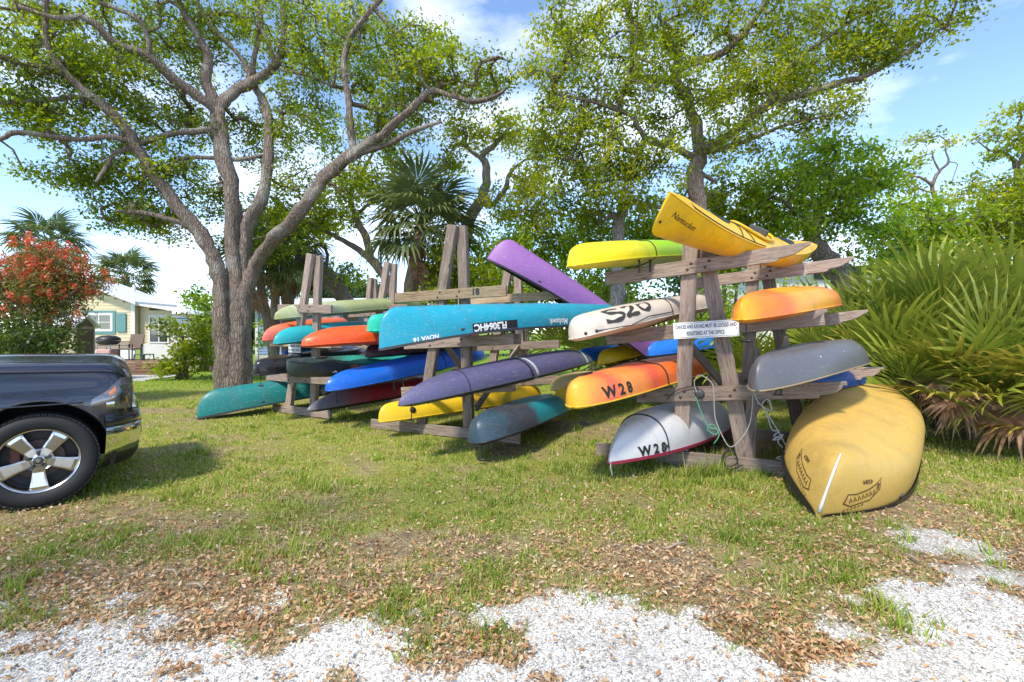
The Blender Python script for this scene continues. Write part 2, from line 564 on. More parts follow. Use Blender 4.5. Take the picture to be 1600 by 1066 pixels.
def leaf_arrays(C, length, aspect=0.45, up=0.5, jitter=0.55, fold=0.12, along=None):
    """one folded quad per leaf at each centre C"""
    n = len(C)
    nor = rand_dirs(n, up)
    a = np.cross(nor, rand_dirs(n))
    if along is not None: a = a * 0.5 + along
    a = a - nor * np.sum(a * nor, 1, keepdims=True)
    a /= np.linalg.norm(a, axis=1, keepdims=True) + 1e-9
    b = np.cross(nor, a)
    h = (length * (1 + RNG.uniform(-jitter, jitter, n)) * 0.5)[:, None]
    w = h * aspect
    V = np.stack([C - a * h, C + b * w + nor * h * fold - a * h * 0.1, C + a * h, C - b * w + nor * h * fold - a * h * 0.1], 1).reshape(-1, 3)
    F = np.arange(n * 4, dtype=np.int32).reshape(n, 4)
    return V, F

def ellipsoid_points(n, c, r):
    """points spread through an ellipsoid, thicker toward the rim"""
    d = rand_dirs(n)
    rr = RNG.uniform(0, 1, n) ** 0.42
    return np.array(c) + d * rr[:, None] * np.array(r)

class Tree:
    def __init__(self, name, label, base, cat='tree', bark=None, leaf=None, group=None):
        self.root = empty(name, base, label, cat, group)
        self.base = Vector(base)
        self.bark, self.leafm = bark or BARK, leaf
        self.nodes, self.nrad = [], []
        self.tubes = MB()
        self.clusters = []
        self.ctint = []
    def limb(self, pts, sides=10, wob=0.5):
        """pts: (px, py, Y, radius in m)"""
        w = [tuple(P(a, b, c)) + (r,) for (a, b, c, r) in pts]
        s = smooth_path(w, 4)
        q = [Vector(p[:3]) for p in s]
        r = [max(p[3], 0.01) for p in s]
        for i in range(1, len(q) - 1):
            q[i] += Vector((random.gauss(0, 1), random.gauss(0, 1), random.gauss(0, 1))) * r[i] * wob * 0.25
        r = [x * (1 + random.uniform(-0.1, 0.1)) for x in r]
        sd = 14 if max(r) > 0.2 else (9 if max(r) > 0.07 else 6)
        V, F, C = tube_arrays(q, r, sd)
        # lumpy, fluted stems
        for k, vtx in enumerate(V):
            i = k // sd
            V[k] = q[i] + (vtx - q[i]) * (1 + 0.13 * math.sin(3 * (k % sd) * 2 * math.pi / sd + i * 0.35) + random.uniform(-0.07, 0.07))
        self.tubes.add(V, F + C)
        for a, b in zip(q, r):
            self.nodes.append(tuple(a)); self.nrad.append(b)
    def blob(self, px, py, Y, rx, ry, ryd, n, tint=0.5):
        """an ellipsoid of foliage clusters: centre by pixel and distance, rx/ry in photo pixels, ryd depth radius in m"""
        c = P(px, py, Y)
        k = Y / FPX
        pts = ellipsoid_points(n, c, (rx * k, ryd, ry * k))
        pts = pts[pts[:, 2] > 0.15]
        self.clusters.append(pts); self.ctint.append(np.full(len(pts), tint))
    def finish(self, nleaf=70, size=0.1, spread=0.3, aspect=0.5, twig=True, up=0.5, flat=0.75, droop=0.0, trunk_name='trunk', tw_r=.008):
        C = np.concatenate(self.clusters) if self.clusters else np.zeros((0, 3))
        T = np.concatenate(self.ctint) if self.clusters else np.zeros(0)
        tw = MB()
        if twig and len(C):
            S = np.array(self.nodes)
            d = np.min(np.linalg.norm(C[:, None] - S[None], axis=2), axis=1)
            order = np.argsort(d)
            nodes = list(map(np.array, self.nodes)); par = [-1] * len(nodes)
            arr = np.zeros((len(nodes) + 2 * len(C), 3)); arr[:len(nodes)] = S
            cnt = len(nodes)
            for ci in order:
                c = C[ci]
                dd = np.linalg.norm(arr[:cnt] - c, axis=1)
                pi = int(np.argmin(dd)); p0 = arr[pi]
                mid = (p0 + c) / 2 + RNG.normal(size=3) * dd[pi] * 0.13
                mid[2] += dd[pi] * 0.05
                arr[cnt] = mid; par.append(pi)
                arr[cnt + 1] = c; par.append(cnt)
                cnt += 2
            wgt = np.zeros(cnt)
            n0 = len(self.nodes)
            for i in range(cnt - 1, n0 - 1, -1):
                wgt[i] += 0.5
                if par[i] >= n0: wgt[par[i]] += wgt[i]
            for i in range(n0, cnt):
                p = par[i]
                r1 = tw_r * max(1, wgt[i]) ** 0.5
                r0 = tw_r * max(1, wgt[p]) ** 0.5 if p >= n0 else min(r1 * 1.25, self.nrad[p])
                V, F, _ = tube_arrays([Vector(arr[p]), Vector(arr[i])], [max(r0, r1), r1], 4 if wgt[i] < 8 else 6)
                tw.add(V, F)
        self.tubes.add(tw.v, tw.f); tw = MB()
        if self.tubes.v:
            o = world_child(trunk_name, self.tubes.mesh(trunk_name, self.bark, smooth=True), self.root)
        if tw.v:
            world_child('branches', tw.mesh('branches', self.bark, smooth=True), self.root)
        if len(C):
            k = RNG.poisson(nleaf, len(C)).clip(4)
            idx = np.repeat(np.arange(len(C)), k)
            off = RNG.normal(size=(len(idx), 3)) * np.array([1, 1, flat]) * spread * 0.55
            L = C[idx] + off
            L[:, 2] -= droop * RNG.uniform(0, 1, len(L))
            V, F = leaf_arrays(L, size, aspect, up)
            ct = RNG.normal(0, 0.16, len(C))
            t = T[idx] + ct[idx] + RNG.normal(0, 0.13, len(idx))
            world_child('crown', mk_np('crown', V, F, self.leafm, tint=np.clip(t, 0, 1)), self.root)
        return self.root

LEAF_OAK = leaf_mat('oak_leaves', [(0.0, (0.045, 0.079, 0.011)), (0.35, (0.136, 0.192, 0.016)), (0.65, (0.266, 0.328, 0.023)), (1.0, (0.475, 0.475, 0.051))], 0.56)
LEAF_YEL = leaf_mat('spring_leaves', [(0.0, (0.051, 0.085, 0.011)), (0.35, (0.153, 0.203, 0.016)), (0.65, (0.294, 0.350, 0.023)), (1.0, (0.531, 0.486, 0.051))], 0.56)
LEAF_GREEN = leaf_mat('green_leaves', [(0.0, (0.068, 0.124, 0.017)), (0.35, (0.169, 0.271, 0.025)), (0.65, (0.282, 0.384, 0.034)), (1.0, (0.475, 0.520, 0.068))], 0.56)
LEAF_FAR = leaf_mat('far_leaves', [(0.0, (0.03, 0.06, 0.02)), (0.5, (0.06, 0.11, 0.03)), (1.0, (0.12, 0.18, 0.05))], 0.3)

# ================================================================ TREES
def gz(px, Y):
    """point on the ground in picture column px at distance Y"""
    q = P(px, HOR, Y); q.z = 0
    return q
def gpy(Y): return HOR + CAMH * FPX / Y

# ---- the great live oak on the left
t = Tree('live_oak', 'massive multi-stemmed live oak with furrowed bark beside the ground-stored green canoe', gz(366, 13.0), leaf=LEAF_OAK)
B = gpy(13) + 6
_limb = t.limb
t.limb = lambda pts: _limb([(a, b, c, r * (.72 if r > .06 else 1.0)) for (a, b, c, r) in pts])
t.limb([(352, B, 13, .40), (350, 540, 13, .31), (346, 470, 13, .28), (337, 415, 13, .26), (322, 382, 13, .25), (307, 356, 12.9, .24), (259, 296, 12.7, .22), (214, 233, 12.4, .19), (188, 191, 12.2, .17), (128, 139, 11.8, .14), (101, 113, 11.6, .12), (75, 71, 11.4, .09), (71, 0, 11.2, .07), (76, -90, 11, .04)])
t.limb([(101, 113, 11.6, .09), (60, 104, 11.2, .08), (38, 101, 11.0, .07), (0, 88, 10.7, .06), (-60, 70, 10.4, .04)])
t.limb([(212, 224, 12.4, .11), (170, 214, 12.0, .09), (124, 218, 11.7, .08), (30, 206, 11.2, .06), (0, 218, 11, .05), (-70, 235, 10.7, .03)])
t.limb([(140, 150, 11.9, .07), (60, 158, 11.4, .05), (0, 161, 11, .04), (-50, 150, 10.8, .03)])
t.limb([(212, 226, 12.4, .10), (263, 210, 12.8, .10), (323, 203, 13.1, .12), (345, 200, 13.2, .12)])
t.limb([(210, 232, 12.5, .07), (180, 240, 12.2, .06), (165, 262, 12, .05), (150, 285, 11.8, .03)])
t.limb([(370, B, 13.1, .46), (370, 520, 13.15, .36), (367, 430, 13.3, .31), (362, 350, 13.3, .29), (360, 300, 13.3, .28), (347, 233, 13.3, .28), (341, 172, 13.3, .25)])
t.limb([(341, 178, 13.3, .22), (323, 162, 13.1, .19), (278, 128, 12.7, .17), (233, 90, 12.3, .15), (180, 68, 11.9, .14), (135, 30, 11.5, .10), (86, 28, 11.2, .07), (30, 10, 11, .05)])
t.limb([(233, 88, 12.3, .09), (232, 60, 12.2, .08), (215, 30, 12, .07), (150, 2, 11.8, .05)])
t.limb([(341, 172, 13.3, .21), (323, 128, 13.3, .18), (326, 86, 13.2, .16), (300, 41, 13, .13), (278, 0, 12.8, .10), (262, -70, 12.6, .06)])
t.limb([(345, 172, 13.3, .20), (356, 154, 13.4, .20), (394, 128, 13.6, .18), (431, 101, 13.8, .16), (443, 56, 13.9, .13), (443, 0, 14, .10), (450, -80, 14, .05)])
t.limb([(431, 101, 13.8, .09), (405, 41, 13.9, .08), (356, 22, 13.8, .06), (310, 25, 13.6, .04)])
t.limb([(388, 124, 13.6, .10), (386, 105, 13.6, .09), (360, 71, 13.5, .07), (323, 34, 13.3, .05), (300, -20, 13.2, .04)])
t.limb([(383, B, 13.2, .36), (382, 520, 13.3, .29), (380, 430, 13.4, .26), (384, 356, 13.5, .26), (409, 311, 13.6, .22), (420, 244, 13.7, .20), (418, 173, 13.8, .17), (402, 143, 13.9, .14), (394, 113, 14, .12), (405, 56, 14.1, .09), (412, -20, 14.2, .05)])
t.limb([(376, 575, 13.2, .18), (380, 500, 13.2, .24), (388, 440, 13.15, .25), (404, 405, 13.1, .25), (431, 371, 12.9, .27), (469, 330, 12.6, .24), (507, 278, 12.3, .22), (552, 240, 12, .19), (597, 210, 11.8, .15), (640, 172, 11.6, .12), (672, 143, 11.5, .09), (700, 148, 11.4, .07), (738, 158, 11.4, .06), (775, 150, 11.3, .05), (792, 137, 11.3, .03)])
t.limb([(545, 244, 12, .12), (600, 228, 11.9, .09), (645, 205, 11.7, .06), (690, 190, 11.6, .04)])
t.limb([(552, 240, 12, .13), (546, 169, 12, .12), (538, 94, 12, .11), (555, 45, 12, .09), (593, 0, 11.9, .06), (615, -60, 11.8, .04)])
t.limb([(440, 108, 13.8, .06), (480, 118, 13.6, .05), (520, 135, 13.4, .03)])
t.limb([(410, 244, 13.7, .08), (370, 250, 13.4, .06), (295, 246, 13, .05), (255, 262, 12.7, .04), (225, 278, 12.4, .03)])
t.limb([(308, 358, 12.9, .12), (270, 345, 12.6, .09), (225, 333, 12.4, .06), (180, 330, 12.2, .03)])
for b in [(50, 40, 11, 90, 60, 1.6, 46), (150, 40, 11.5, 90, 55, 1.8, 46), (260, 30, 12.5, 90, 50, 2, 46), (380, 30, 13.4, 90, 55, 2, 46), (480, 50, 13.4, 80, 60, 2, 46), (560, 50, 12.4, 60, 60, 1.5, 32),
          (40, 130, 11, 80, 50, 1.5, 38), (130, 115, 11.5, 80, 45, 1.6, 34), (215, 140, 12.2, 70, 50, 1.6, 34), (275, 185, 12.8, 75, 45, 1.7, 36), (480, 130, 13.4, 60, 55, 1.8, 34), (470, 200, 13.6, 60, 50, 1.8, 32),
          (570, 120, 12.2, 50, 55, 1.4, 26), (640, 110, 11.7, 60, 48, 1.4, 34), (700, 120, 11.4, 60, 50, 1.3, 34), (655, 75, 11.6, 50, 28, 1.2, 20), (770, 125, 11.3, 40, 28, .9, 14), (640, 175, 11.6, 55, 35, 1.2, 22), (590, 205, 12, 50, 40, 1.4, 22),
          (130, 200, 11.8, 75, 38, 1.3, 26), (50, 180, 11.2, 60, 34, 1.2, 18), (85, 268, 11.6, 42, 20, .8, 13), (150, 262, 11.9, 50, 24, .9, 16), (190, 285, 12.1, 45, 22, .9, 13), (215, 325, 12.4, 70, 32, 1.2, 30), (175, 350, 12.3, 30, 14, .7, 6),
          (260, 350, 12.6, 50, 28, 1, 18), (240, 250, 12.6, 60, 35, 1.2, 20), (300, 280, 13, 50, 38, 1.4, 20), (400, 220, 13.6, 60, 50, 1.6, 26), (470, 290, 13.4, 40, 35, 1.2, 16), (540, 290, 12.6, 50, 30, 1.2, 14), (330, 90, 13.2, 70, 50, 1.6, 24), (420, 380, 13.6, 50, 30, 1.2, 12), (345, 345, 13.8, 45, 50, 1.2, 14)]:
    t.blob(b[0], b[1], b[2] + RNG.choice([1.0, .8, .45]), b[3], b[4], b[5], int(b[6] * 1.25), tint=RNG.uniform(0.36, 0.56))
air_nodes = [(q, r) for q, r in zip(t.nodes, t.nrad) if .05 < r < .24 and q[2] > 4.2]
t.finish(78, 0.094, 0.33, 0.5, tw_r=.010)
# air plants and moss clinging to the limbs
ap = [air_nodes[i] for i in RNG.choice(len(air_nodes), 46, replace=False)]
cc = np.concatenate([np.array(q) + np.array([0, -r * .6, -r * .7]) + RNG.normal(size=(46, 3)) * np.array([.10, .08, .09]) for q, r in ap])
V, F = leaf_arrays(cc, .17, .09, 0.0, .5, .05, along=np.array([[0, 0, -.35]]))
MOSS = leaf_mat('air_plants', [(0, (.07, .06, .04)), (.5, (.17, .15, .10)), (1, (.26, .25, .17))], .2, .8)
world_child('air_plants', mk_np('air_plants', V, F, MOSS, tint=RNG.random(len(cc))), t.root)['kind'] = 'stuff'

# ---- live oak rising behind the right-hand rack
t = Tree('live_oak', 'live oak with twisting trunk spreading its crown above the yellow touring kayak', gz(1085, 11.6), leaf=LEAF_YEL)
t.limb([(1084, gpy(11.6) + 5, 11.6, .26), (1090, 500, 11.6, .22), (1093, 400, 11.6, .2), (1092, 312, 11.6, .19), (1087, 262, 11.6, .18), (1094, 226, 11.6, .18)])
t.limb([(1094, 232, 11.6, .13), (1115, 226, 11.5, .12), (1151, 203, 11.3, .11), (1198, 165, 11, .10), (1253, 148, 10.7, .08), (1320, 127, 10.4, .065), (1354, 118, 10.2, .055), (1420, 80, 10, .04), (1470, 45, 9.8, .025)])
t.limb([(1198, 165, 11, .06), (1240, 100, 10.8, .05), (1290, 60, 10.6, .04), (1350, 20, 10.4, .03)])
t.limb([(1094, 228, 11.6, .14), (1075, 160, 11.7, .13), (1054, 122, 11.7, .12), (1080, 98, 11.6, .1), (1126, 84, 11.4, .09), (1177, 34, 11.2, .07), (1205, -20, 11, .05)])
t.limb([(1056, 126, 11.7, .1), (1020, 125, 11.8, .09), (993, 115, 11.9, .09), (989, 56, 12, .07), (975, 0, 12, .05)])
t.limb([(1090, 250, 11.6, .1), (1049, 229, 11.4, .08), (1015, 221, 11.2, .07), (997, 199, 11, .06), (985, 180, 10.9, .05), (930, 160, 10.7, .04), (880, 150, 10.6, .03)])
t.limb([(1100, 240, 11.6, .06), (1160, 222, 11.2, .05), (1230, 195, 10.8, .035), (1300, 180, 10.5, .02)])
t.limb([(1120, 285, 11.6, .04), (1090, 268, 11.6, .06)])
for b in [(900, 50, 11, 60, 55, 1.4, 34), (985, 45, 11.6, 80, 55, 1.8, 46), (1085, 40, 11.4, 80, 50, 1.8, 46), (1190, 45, 11, 80, 50, 1.7, 44), (1290, 45, 10.6, 75, 45, 1.5, 40), (1380, 40, 10.2, 70, 40, 1.3, 32), (1455, 40, 9.9, 45, 32, 1, 16),
          (1340, 95, 10.4, 70, 32, 1.1, 26), (1250, 115, 10.8, 80, 40, 1.4, 38), (1160, 140, 11.2, 70, 48, 1.6, 36), (1065, 150, 11.4, 70, 55, 1.7, 38), (970, 140, 11.2, 80, 60, 1.7, 46), (890, 130, 10.8, 55, 60, 1.4, 32),
          (870, 210, 11, 55, 55, 1.4, 30), (945, 230, 11.2, 65, 50, 1.5, 36), (1020, 255, 11.3, 50, 45, 1.4, 24), (1150, 225, 11.2, 55, 35, 1.2, 20), (1235, 180, 10.9, 60, 26, 1, 18), (1300, 175, 10.5, 45, 18, .8, 11), (900, 285, 11.2, 55, 35, 1.3, 20), (830, 110, 10.8, 20, 40, .8, 6), (975, 300, 11.4, 40, 25, 1.2, 12)]:
    t.blob(*b[:6], int(b[6] * 1.2), tint=RNG.uniform(0.36, 0.56))
t.finish(72, 0.086, 0.30, 0.5, tw_r=.009)

# ---- oak between the racks
t = Tree('live_oak', 'crooked pale-barked oak growing behind the middle rack', gz(722, 14.0), bark=BARK_PALE, leaf=LEAF_YEL)
t.limb([(722, gpy(14) + 4, 14, .24), (724, 420, 14, .2), (734, 345, 14, .17), (753, 311, 14, .14), (760, 263, 13.9, .11), (754, 244, 13.9, .1), (775, 225, 13.8, .07), (800, 195, 13.7, .04)])
t.limb([(752, 312, 14, .1), (771, 319, 13.9, .08), (790, 293, 13.8, .07), (797, 270, 13.7, .05), (820, 250, 13.6, .03)])
t.limb([(756, 250, 13.9, .07), (740, 240, 14, .05), (715, 225, 14, .03), (690, 262, 14, .02)])
for b in [(735, 215, 13.8, 45, 32, 1, 24), (795, 205, 13.6, 45, 42, 1, 26), (700, 255, 13.9, 40, 26, .9, 14), (845, 260, 13.4, 55, 45, 1.3, 34), (800, 315, 13.4, 50, 40, 1.2, 26), (690, 330, 13.6, 30, 40, .9, 12), (690, 390, 13.2, 26, 40, .8, 14), (850, 330, 13.2, 50, 40, 1.2, 26)]:
    t.blob(*b, tint=RNG.uniform(0.45, 0.75))
t.finish(60, 0.105, 0.32, 0.5)

# ---- slender oak left of the middle rack
t = Tree('live_oak', 'slender curving oak with two bare stems behind the left rack', gz(640, 15.5), leaf=LEAF_OAK)
t.limb([(640, gpy(15.5) + 4, 15.5, .2), (636, 520, 15.5, .18), (620, 472, 15.5, .16), (598, 427, 15.5, .15), (579, 406, 15.5, .14), (572, 373, 15.5, .12), (556, 339, 15.4, .1), (548, 300, 15.3, .08), (570, 262, 15.2, .05), (585, 235, 15.2, .03)])
t.limb([(582, 408, 15.5, .11), (553, 386, 15.4, .09), (520, 367, 15.2, .07), (490, 352, 15, .05), (460, 330, 14.9, .03)])
t.limb([(556, 339, 15.4, .06), (572, 322, 15.3, .05), (600, 300, 15.2, .03)])
for b in [(560, 290, 15.2, 50, 32, 1.2, 26), (525, 330, 15.1, 40, 26, 1, 18), (610, 290, 15.2, 40, 30, 1, 18), (490, 345, 15, 50, 28, 1.1, 24), (625, 245, 15.1, 45, 30, 1, 18), (445, 345, 14.9, 30, 30, 1, 14)]:
    t.blob(*b, tint=RNG.uniform(0.5, 0.7))
t.finish(55, 0.115, 0.34, 0.5)

# ---- leaning trunk behind the left rack
t = Tree('live_oak', 'thick oak trunk leaning to the left in front of the blue house', gz(562, 17.5), leaf=LEAF_OAK)
t.limb([(562, gpy(17.5) + 3, 17.5, .36), (556, 510, 17.5, .33), (537, 464, 17.4, .30), (501, 423, 17.2, .28), (477, 410, 17.1, .26), (462, 375, 17, .22), (452, 345, 16.8, .15), (430, 310, 16.6, .1)])
t.limb([(505, 428, 17.2, .08), (512, 405, 17.2, .06), (505, 380, 17.1, .05), (492, 365, 17, .03)])
t.limb([(528, 448, 17.3, .06), (535, 425, 17.2, .04), (548, 415, 17.2, .03)])
for b in [(440, 330, 16.8, 60, 35, 1.3, 26), (545, 432, 17.2, 24, 18, .7, 9), (500, 355, 17, 45, 22, 1, 14)]:
    t.blob(*b, tint=RNG.uniform(0.45, 0.6))
t.finish(55, 0.12, 0.36, 0.5)

# ---- pale broken oak behind the lime kayak
t = Tree('live_oak', 'pale stubby oak trunk with a broken limb behind the lime kayak', gz(966, 12.6), bark=BARK_PALE, leaf=LEAF_YEL)
t.limb([(966, gpy(12.6) + 4, 12.6, .22), (966, 480, 12.6, .2), (966, 400, 12.6, .18), (968, 350, 12.6, .15), (981, 316, 12.5, .1), (1010, 320, 12.4, .07), (1040, 326, 12.3, .04)])
t.limb([(964, 355, 12.6, .08), (958, 335, 12.5, .07), (944, 345, 12.4, .03)])
for b in [(1000, 330, 12.6, 40, 30, 1, 16), (930, 330, 12.8, 45, 35, 1.2, 22), (960, 285, 12.6, 50, 25, 1.1, 16)]:
    t.blob(*b, tint=RNG.uniform(0.4, 0.6))
t.finish(60, 0.105, 0.3, 0.5)

# ---- dense green tree in front of the white building
t = Tree('evergreen_tree', 'dense dark green tree with gnarled leaning trunk before the white building', gz(1345, 13.2), leaf=LEAF_GREEN)
t.limb([(1345, gpy(13.2) + 4, 13.2, .34), (1335, 480, 13.2, .32), (1312, 425, 13.2, .30), (1280, 392, 13.2, .26), (1270, 368, 13.2, .2), (1278, 338, 13.1, .15), (1290, 300, 13, .1), (1300, 265, 12.9, .05)])
t.limb([(1272, 365, 13.2, .1), (1245, 335, 13, .07), (1220, 310, 12.9, .04)])
t.limb([(1285, 320, 13, .08), (1320, 300, 12.9, .06), (1350, 285, 12.8, .03)])
for b in [(1285, 270, 13, 70, 45, 1.4, 50), (1230, 300, 13, 60, 45, 1.3, 40), (1335, 275, 12.8, 50, 45, 1.2, 36), (1320, 340, 12.9, 55, 40, 1.2, 34), (1240, 350, 13, 55, 30, 1.1, 28), (1185, 290, 13.2, 50, 40, 1.2, 30), (1375, 300, 12.8, 30, 35, .9, 14), (1360, 370, 12.9, 40, 35, 1.0, 16), (1265, 235, 13, 50, 20, .9, 16), (1300, 310, 12.6, 40, 30, .8, 22), (1345, 420, 12.6, 35, 18, .8, 8)]:
    t.blob(*b, tint=RNG.uniform(0.38, 0.6))
t.finish(50, 0.115, 0.30, 0.5)

# ---- thin bare tree and the one at the right edge
t = Tree('young_oak', 'thin oak with bare forked twigs rising from the green thicket', gz(1480, 16), leaf=LEAF_YEL)
t.limb([(1480, gpy(16) + 3, 16, .14), (1479, 420, 16, .12), (1477, 350, 16, .1), (1461, 307, 16, .07), (1457, 290, 16, .06), (1467, 268, 16, .045), (1482, 253, 16, .035), (1477, 234, 16, .02), (1481, 222, 16, .012)])
t.limb([(1457, 291, 16, .05), (1438, 278, 15.9, .04), (1423, 275, 15.8, .025), (1405, 272, 15.7, .015)])
t.limb([(1468, 268, 16, .035), (1459, 250, 16, .025), (1456, 234, 16, .015)])
t.limb([(1460, 302, 16, .04), (1436, 295, 15.9, .025), (1425, 285, 15.8, .015)])
t.limb([(1481, 253, 16, .02), (1492, 254, 16, .012)])
for b in [(1405, 268, 15.7, 28, 20, .6, 9), (1420, 300, 15.8, 35, 22, .8, 13), (1440, 250, 16, 20, 10, .5, 4), (1410, 222, 15.8, 18, 6, .4, 3), (1445, 213, 16, 10, 4, .3, 2), (1462, 216, 16, 10, 4, .3, 2), (1488, 220, 16, 14, 5, .3, 3), (1515, 290, 15.8, 28, 16, .7, 8), (1495, 310, 15.8, 35, 20, .8, 12)]:
    t.blob(*b, tint=RNG.uniform(0.45, 0.7))
t.finish(34, 0.12, 0.28, 0.5)

t = Tree('young_oak', 'sparse flat-topped oak over the palmettos with dark forked stem', gz(1598, 14), leaf=LEAF_YEL)
t.limb([(1598, gpy(14) + 3, 14, .16), (1594, 420, 14, .13), (1590, 330, 14, .1), (1589, 265, 14, .08), (1579, 245, 14, .05), (1560, 237, 13.9, .035), (1548, 236, 13.8, .025), (1527, 220, 13.7, .015)])
t.limb([(1589, 262, 14, .06), (1600, 240, 14, .05), (1625, 215, 14, .03), (1650, 180, 14, .02)])
t.limb([(1600, 240, 14, .04), (1596, 215, 13.9, .03), (1590, 195, 13.8, .02)])
for b in [(1590, 180, 13.8, 30, 16, .7, 12), (1560, 205, 13.7, 30, 12, .6, 9), (1545, 245, 13.8, 22, 10, .5, 6), (1590, 228, 13.8, 26, 12, .6, 9), (1640, 190, 14, 40, 30, .9, 14), (1570, 290, 13.8, 50, 18, 1, 18), (1620, 260, 14, 40, 30, .9, 14)]:
    t.blob(*b, tint=RNG.uniform(0.45, 0.65))
t.finish(40, 0.11, 0.28, 0.5)

# ---- the shade oak behind and left of the photographer, whose crown dapples the lawn
def shade_tree(loc, label, blobs, seed_h, nl=27, size=0.13):
    t = Tree('live_oak', label, loc, leaf=LEAF_OAK)
    b = Vector(loc)
    def wl_(pts, tree=t):
        s = smooth_path([tuple(b + Vector(q[:3])) + (q[3],) for q in pts], 4)
        V, F, C = tube_arrays([Vector(p[:3]) for p in s], [max(p[3], .01) for p in s], 10)
        tree.tubes.add(V, F + C)
        for p in s: tree.nodes.append(tuple(p[:3])); tree.nrad.append(p[3])
    wl_([(0, 0, -.1, .45), (0, 0, 2.5, .36), (.2, .2, 4.5, .28), (1.2, 1.6, 6.6, .15), (2.5, 3, 8, .06)])
    wl_([(0, 0, 2.6, .24), (-1.2, .6, 4.5, .18), (-2.6, 1.4, 6.4, .1), (-3.6, 2, 7.4, .05)])
    wl_([(.2, .1, 3.4, .2), (1.8, -.2, 5.2, .15), (3.6, .3, 6.6, .1), (5, .6, 7.2, .05)])
    for (x, y, z, rx, ry, rz, n) in blobs:
        pts = ellipsoid_points(n, b + Vector((x, y, z)), (rx, ry, rz))
        t.clusters.append(pts); t.ctint.append(np.full(len(pts), 0.5))
    t.finish(nl, size, 0.4, 0.5)
shade_tree((-7.4, -3.4, 0), 'shade oak standing behind the photographer on the drive', [(1.2, .6, 8, 2.2, 1.6, 1.0, 44), (-2.5, 1.2, 7.4, 2.0, 1.6, 1.0, 30), (4.2, -.4, 7.6, 1.9, 1.0, .8, 26), (3.2, 2.2, 8.4, 1.8, 1.2, .8, 16), (6.4, 1.6, 8.2, 1.8, 1.2, .7, 15), (8.6, -.2, 8.0, 1.6, 1.1, .7, 15), (6.2, -1.2, 8, 1.2, .9, .6, 12), (5.2, 3.4, 8.8, 1.5, 1.0, .6, 10)], 0)

# ---- hedge and wood behind the racks: one bush, one object
def bush(name, label, base_px, Y, blobs, leaf=LEAF_GREEN, nleaf=62, size=0.115, cat='bush', group=None, spread=.34):
    t = Tree(name, label, gz(base_px, Y), cat=cat, leaf=leaf, group=group)
    y0 = gpy(Y) + 3
    top = min(b[1] for b in blobs)
    for k in range(4):
        a = random.uniform(-25, 25)
        t.limb([(base_px + k * 6 - 9, y0, Y, .07), (base_px + a * .4, (y0 * .6 + top * .4), Y + random.uniform(-.3, .3), .05), (base_px + a * 1.3, top + 25, Y + random.uniform(-.5, .5), .02)])
    for b in blobs: t.blob(*b, tint=RNG.uniform(0.4, 0.62))
    return t.finish(nleaf, size, spread, 0.5)
bush('wax_myrtle', 'leafy bush growing right behind the upended purple canoe', 820, 13.5, [(790, 380, 13.5, 55, 45, 1, 40), (850, 380, 13.6, 55, 50, 1, 44), (820, 440, 13.4, 70, 45, 1, 44), (760, 440, 13.4, 40, 40, .8, 22)], LEAF_GREEN)
bush('wax_myrtle', 'yellow-green bush seen through the posts of the middle rack', 715, 12.8, [(700, 420, 12.8, 35, 35, .8, 22), (735, 440, 12.8, 40, 40, .8, 26), (690, 470, 12.6, 40, 25, .7, 16)], LEAF_YEL)
bush('wax_myrtle', 'tall green bush filling the gap under the lime kayak', 930, 13.8, [(910, 370, 13.8, 55, 45, 1.1, 40), (985, 380, 13.8, 55, 45, 1.1, 40), (940, 440, 13.6, 70, 40, 1.1, 44), (1030, 390, 13.6, 50, 45, 1, 34)], LEAF_GREEN)
bush('wax_myrtle', 'bright leafy bush standing behind the yellow touring kayak', 1140, 14.2, [(1110, 300, 14.2, 50, 40, 1.1, 32), (1150, 330, 14.2, 60, 40, 1.2, 38), (1060, 350, 14.2, 50, 45, 1.1, 34), (1200, 360, 14.2, 50, 40, 1, 30), (1130, 400, 14, 80, 40, 1.1, 40)], LEAF_YEL)
bush('wax_myrtle', 'round green thicket above the palmettos beside the white building', 1430, 13.6, [(1420, 350, 13.6, 50, 38, 1.1, 36), (1480, 365, 13.6, 55, 40, 1.1, 40), (1400, 400, 13.4, 50, 35, 1, 28), (1460, 410, 13.4, 70, 35, 1, 36), (1440, 320, 13.8, 40, 20, .9, 14)], LEAF_GREEN)
bush('wax_myrtle', 'light green feathery thicket at the far end of the palmettos', 1560, 13.4, [(1545, 355, 13.4, 50, 38, 1.1, 38), (1600, 335, 13.4, 50, 50, 1.1, 40), (1570, 310, 13.6, 45, 24, 1, 20), (1540, 400, 13.2, 60, 30, 1, 30), (1660, 370, 13.2, 60, 60, 1.1, 34)], LEAF_YEL)
bush('wax_myrtle', 'dark low bush half hidden behind the right rack posts', 1120, 10.6, [(1120, 470, 10.6, 45, 45, .7, 26), (1140, 540, 10.4, 45, 45, .6, 22), (1080, 520, 10.6, 40, 40, .6, 16), (1230, 470, 10.8, 40, 40, .7, 18)], LEAF_GREEN, size=.1)
bush('garden_shrub', 'green shrub with yellow flowers planted beside the cream house deck', 285, 16, [(292, 548, 16, 20, 26, .7, 18), (310, 556, 15.8, 20, 24, .7, 18), (262, 575, 15.6, 14, 10, .4, 9), (320, 520, 16.2, 18, 22, .6, 12), (275, 512, 16.2, 18, 14, .6, 10)], LEAF_YEL, 52, .12)
bush('garden_shrub', 'dark shrub growing in the gap right behind the big oak trunk', 322, 19, [(315, 468, 19, 20, 18, .9, 10), (335, 500, 19, 25, 40, .9, 24), (296, 474, 19.2, 18, 8, .8, 5), (420, 520, 21, 30, 22, .8, 12)], LEAF_GREEN, 52, .13)
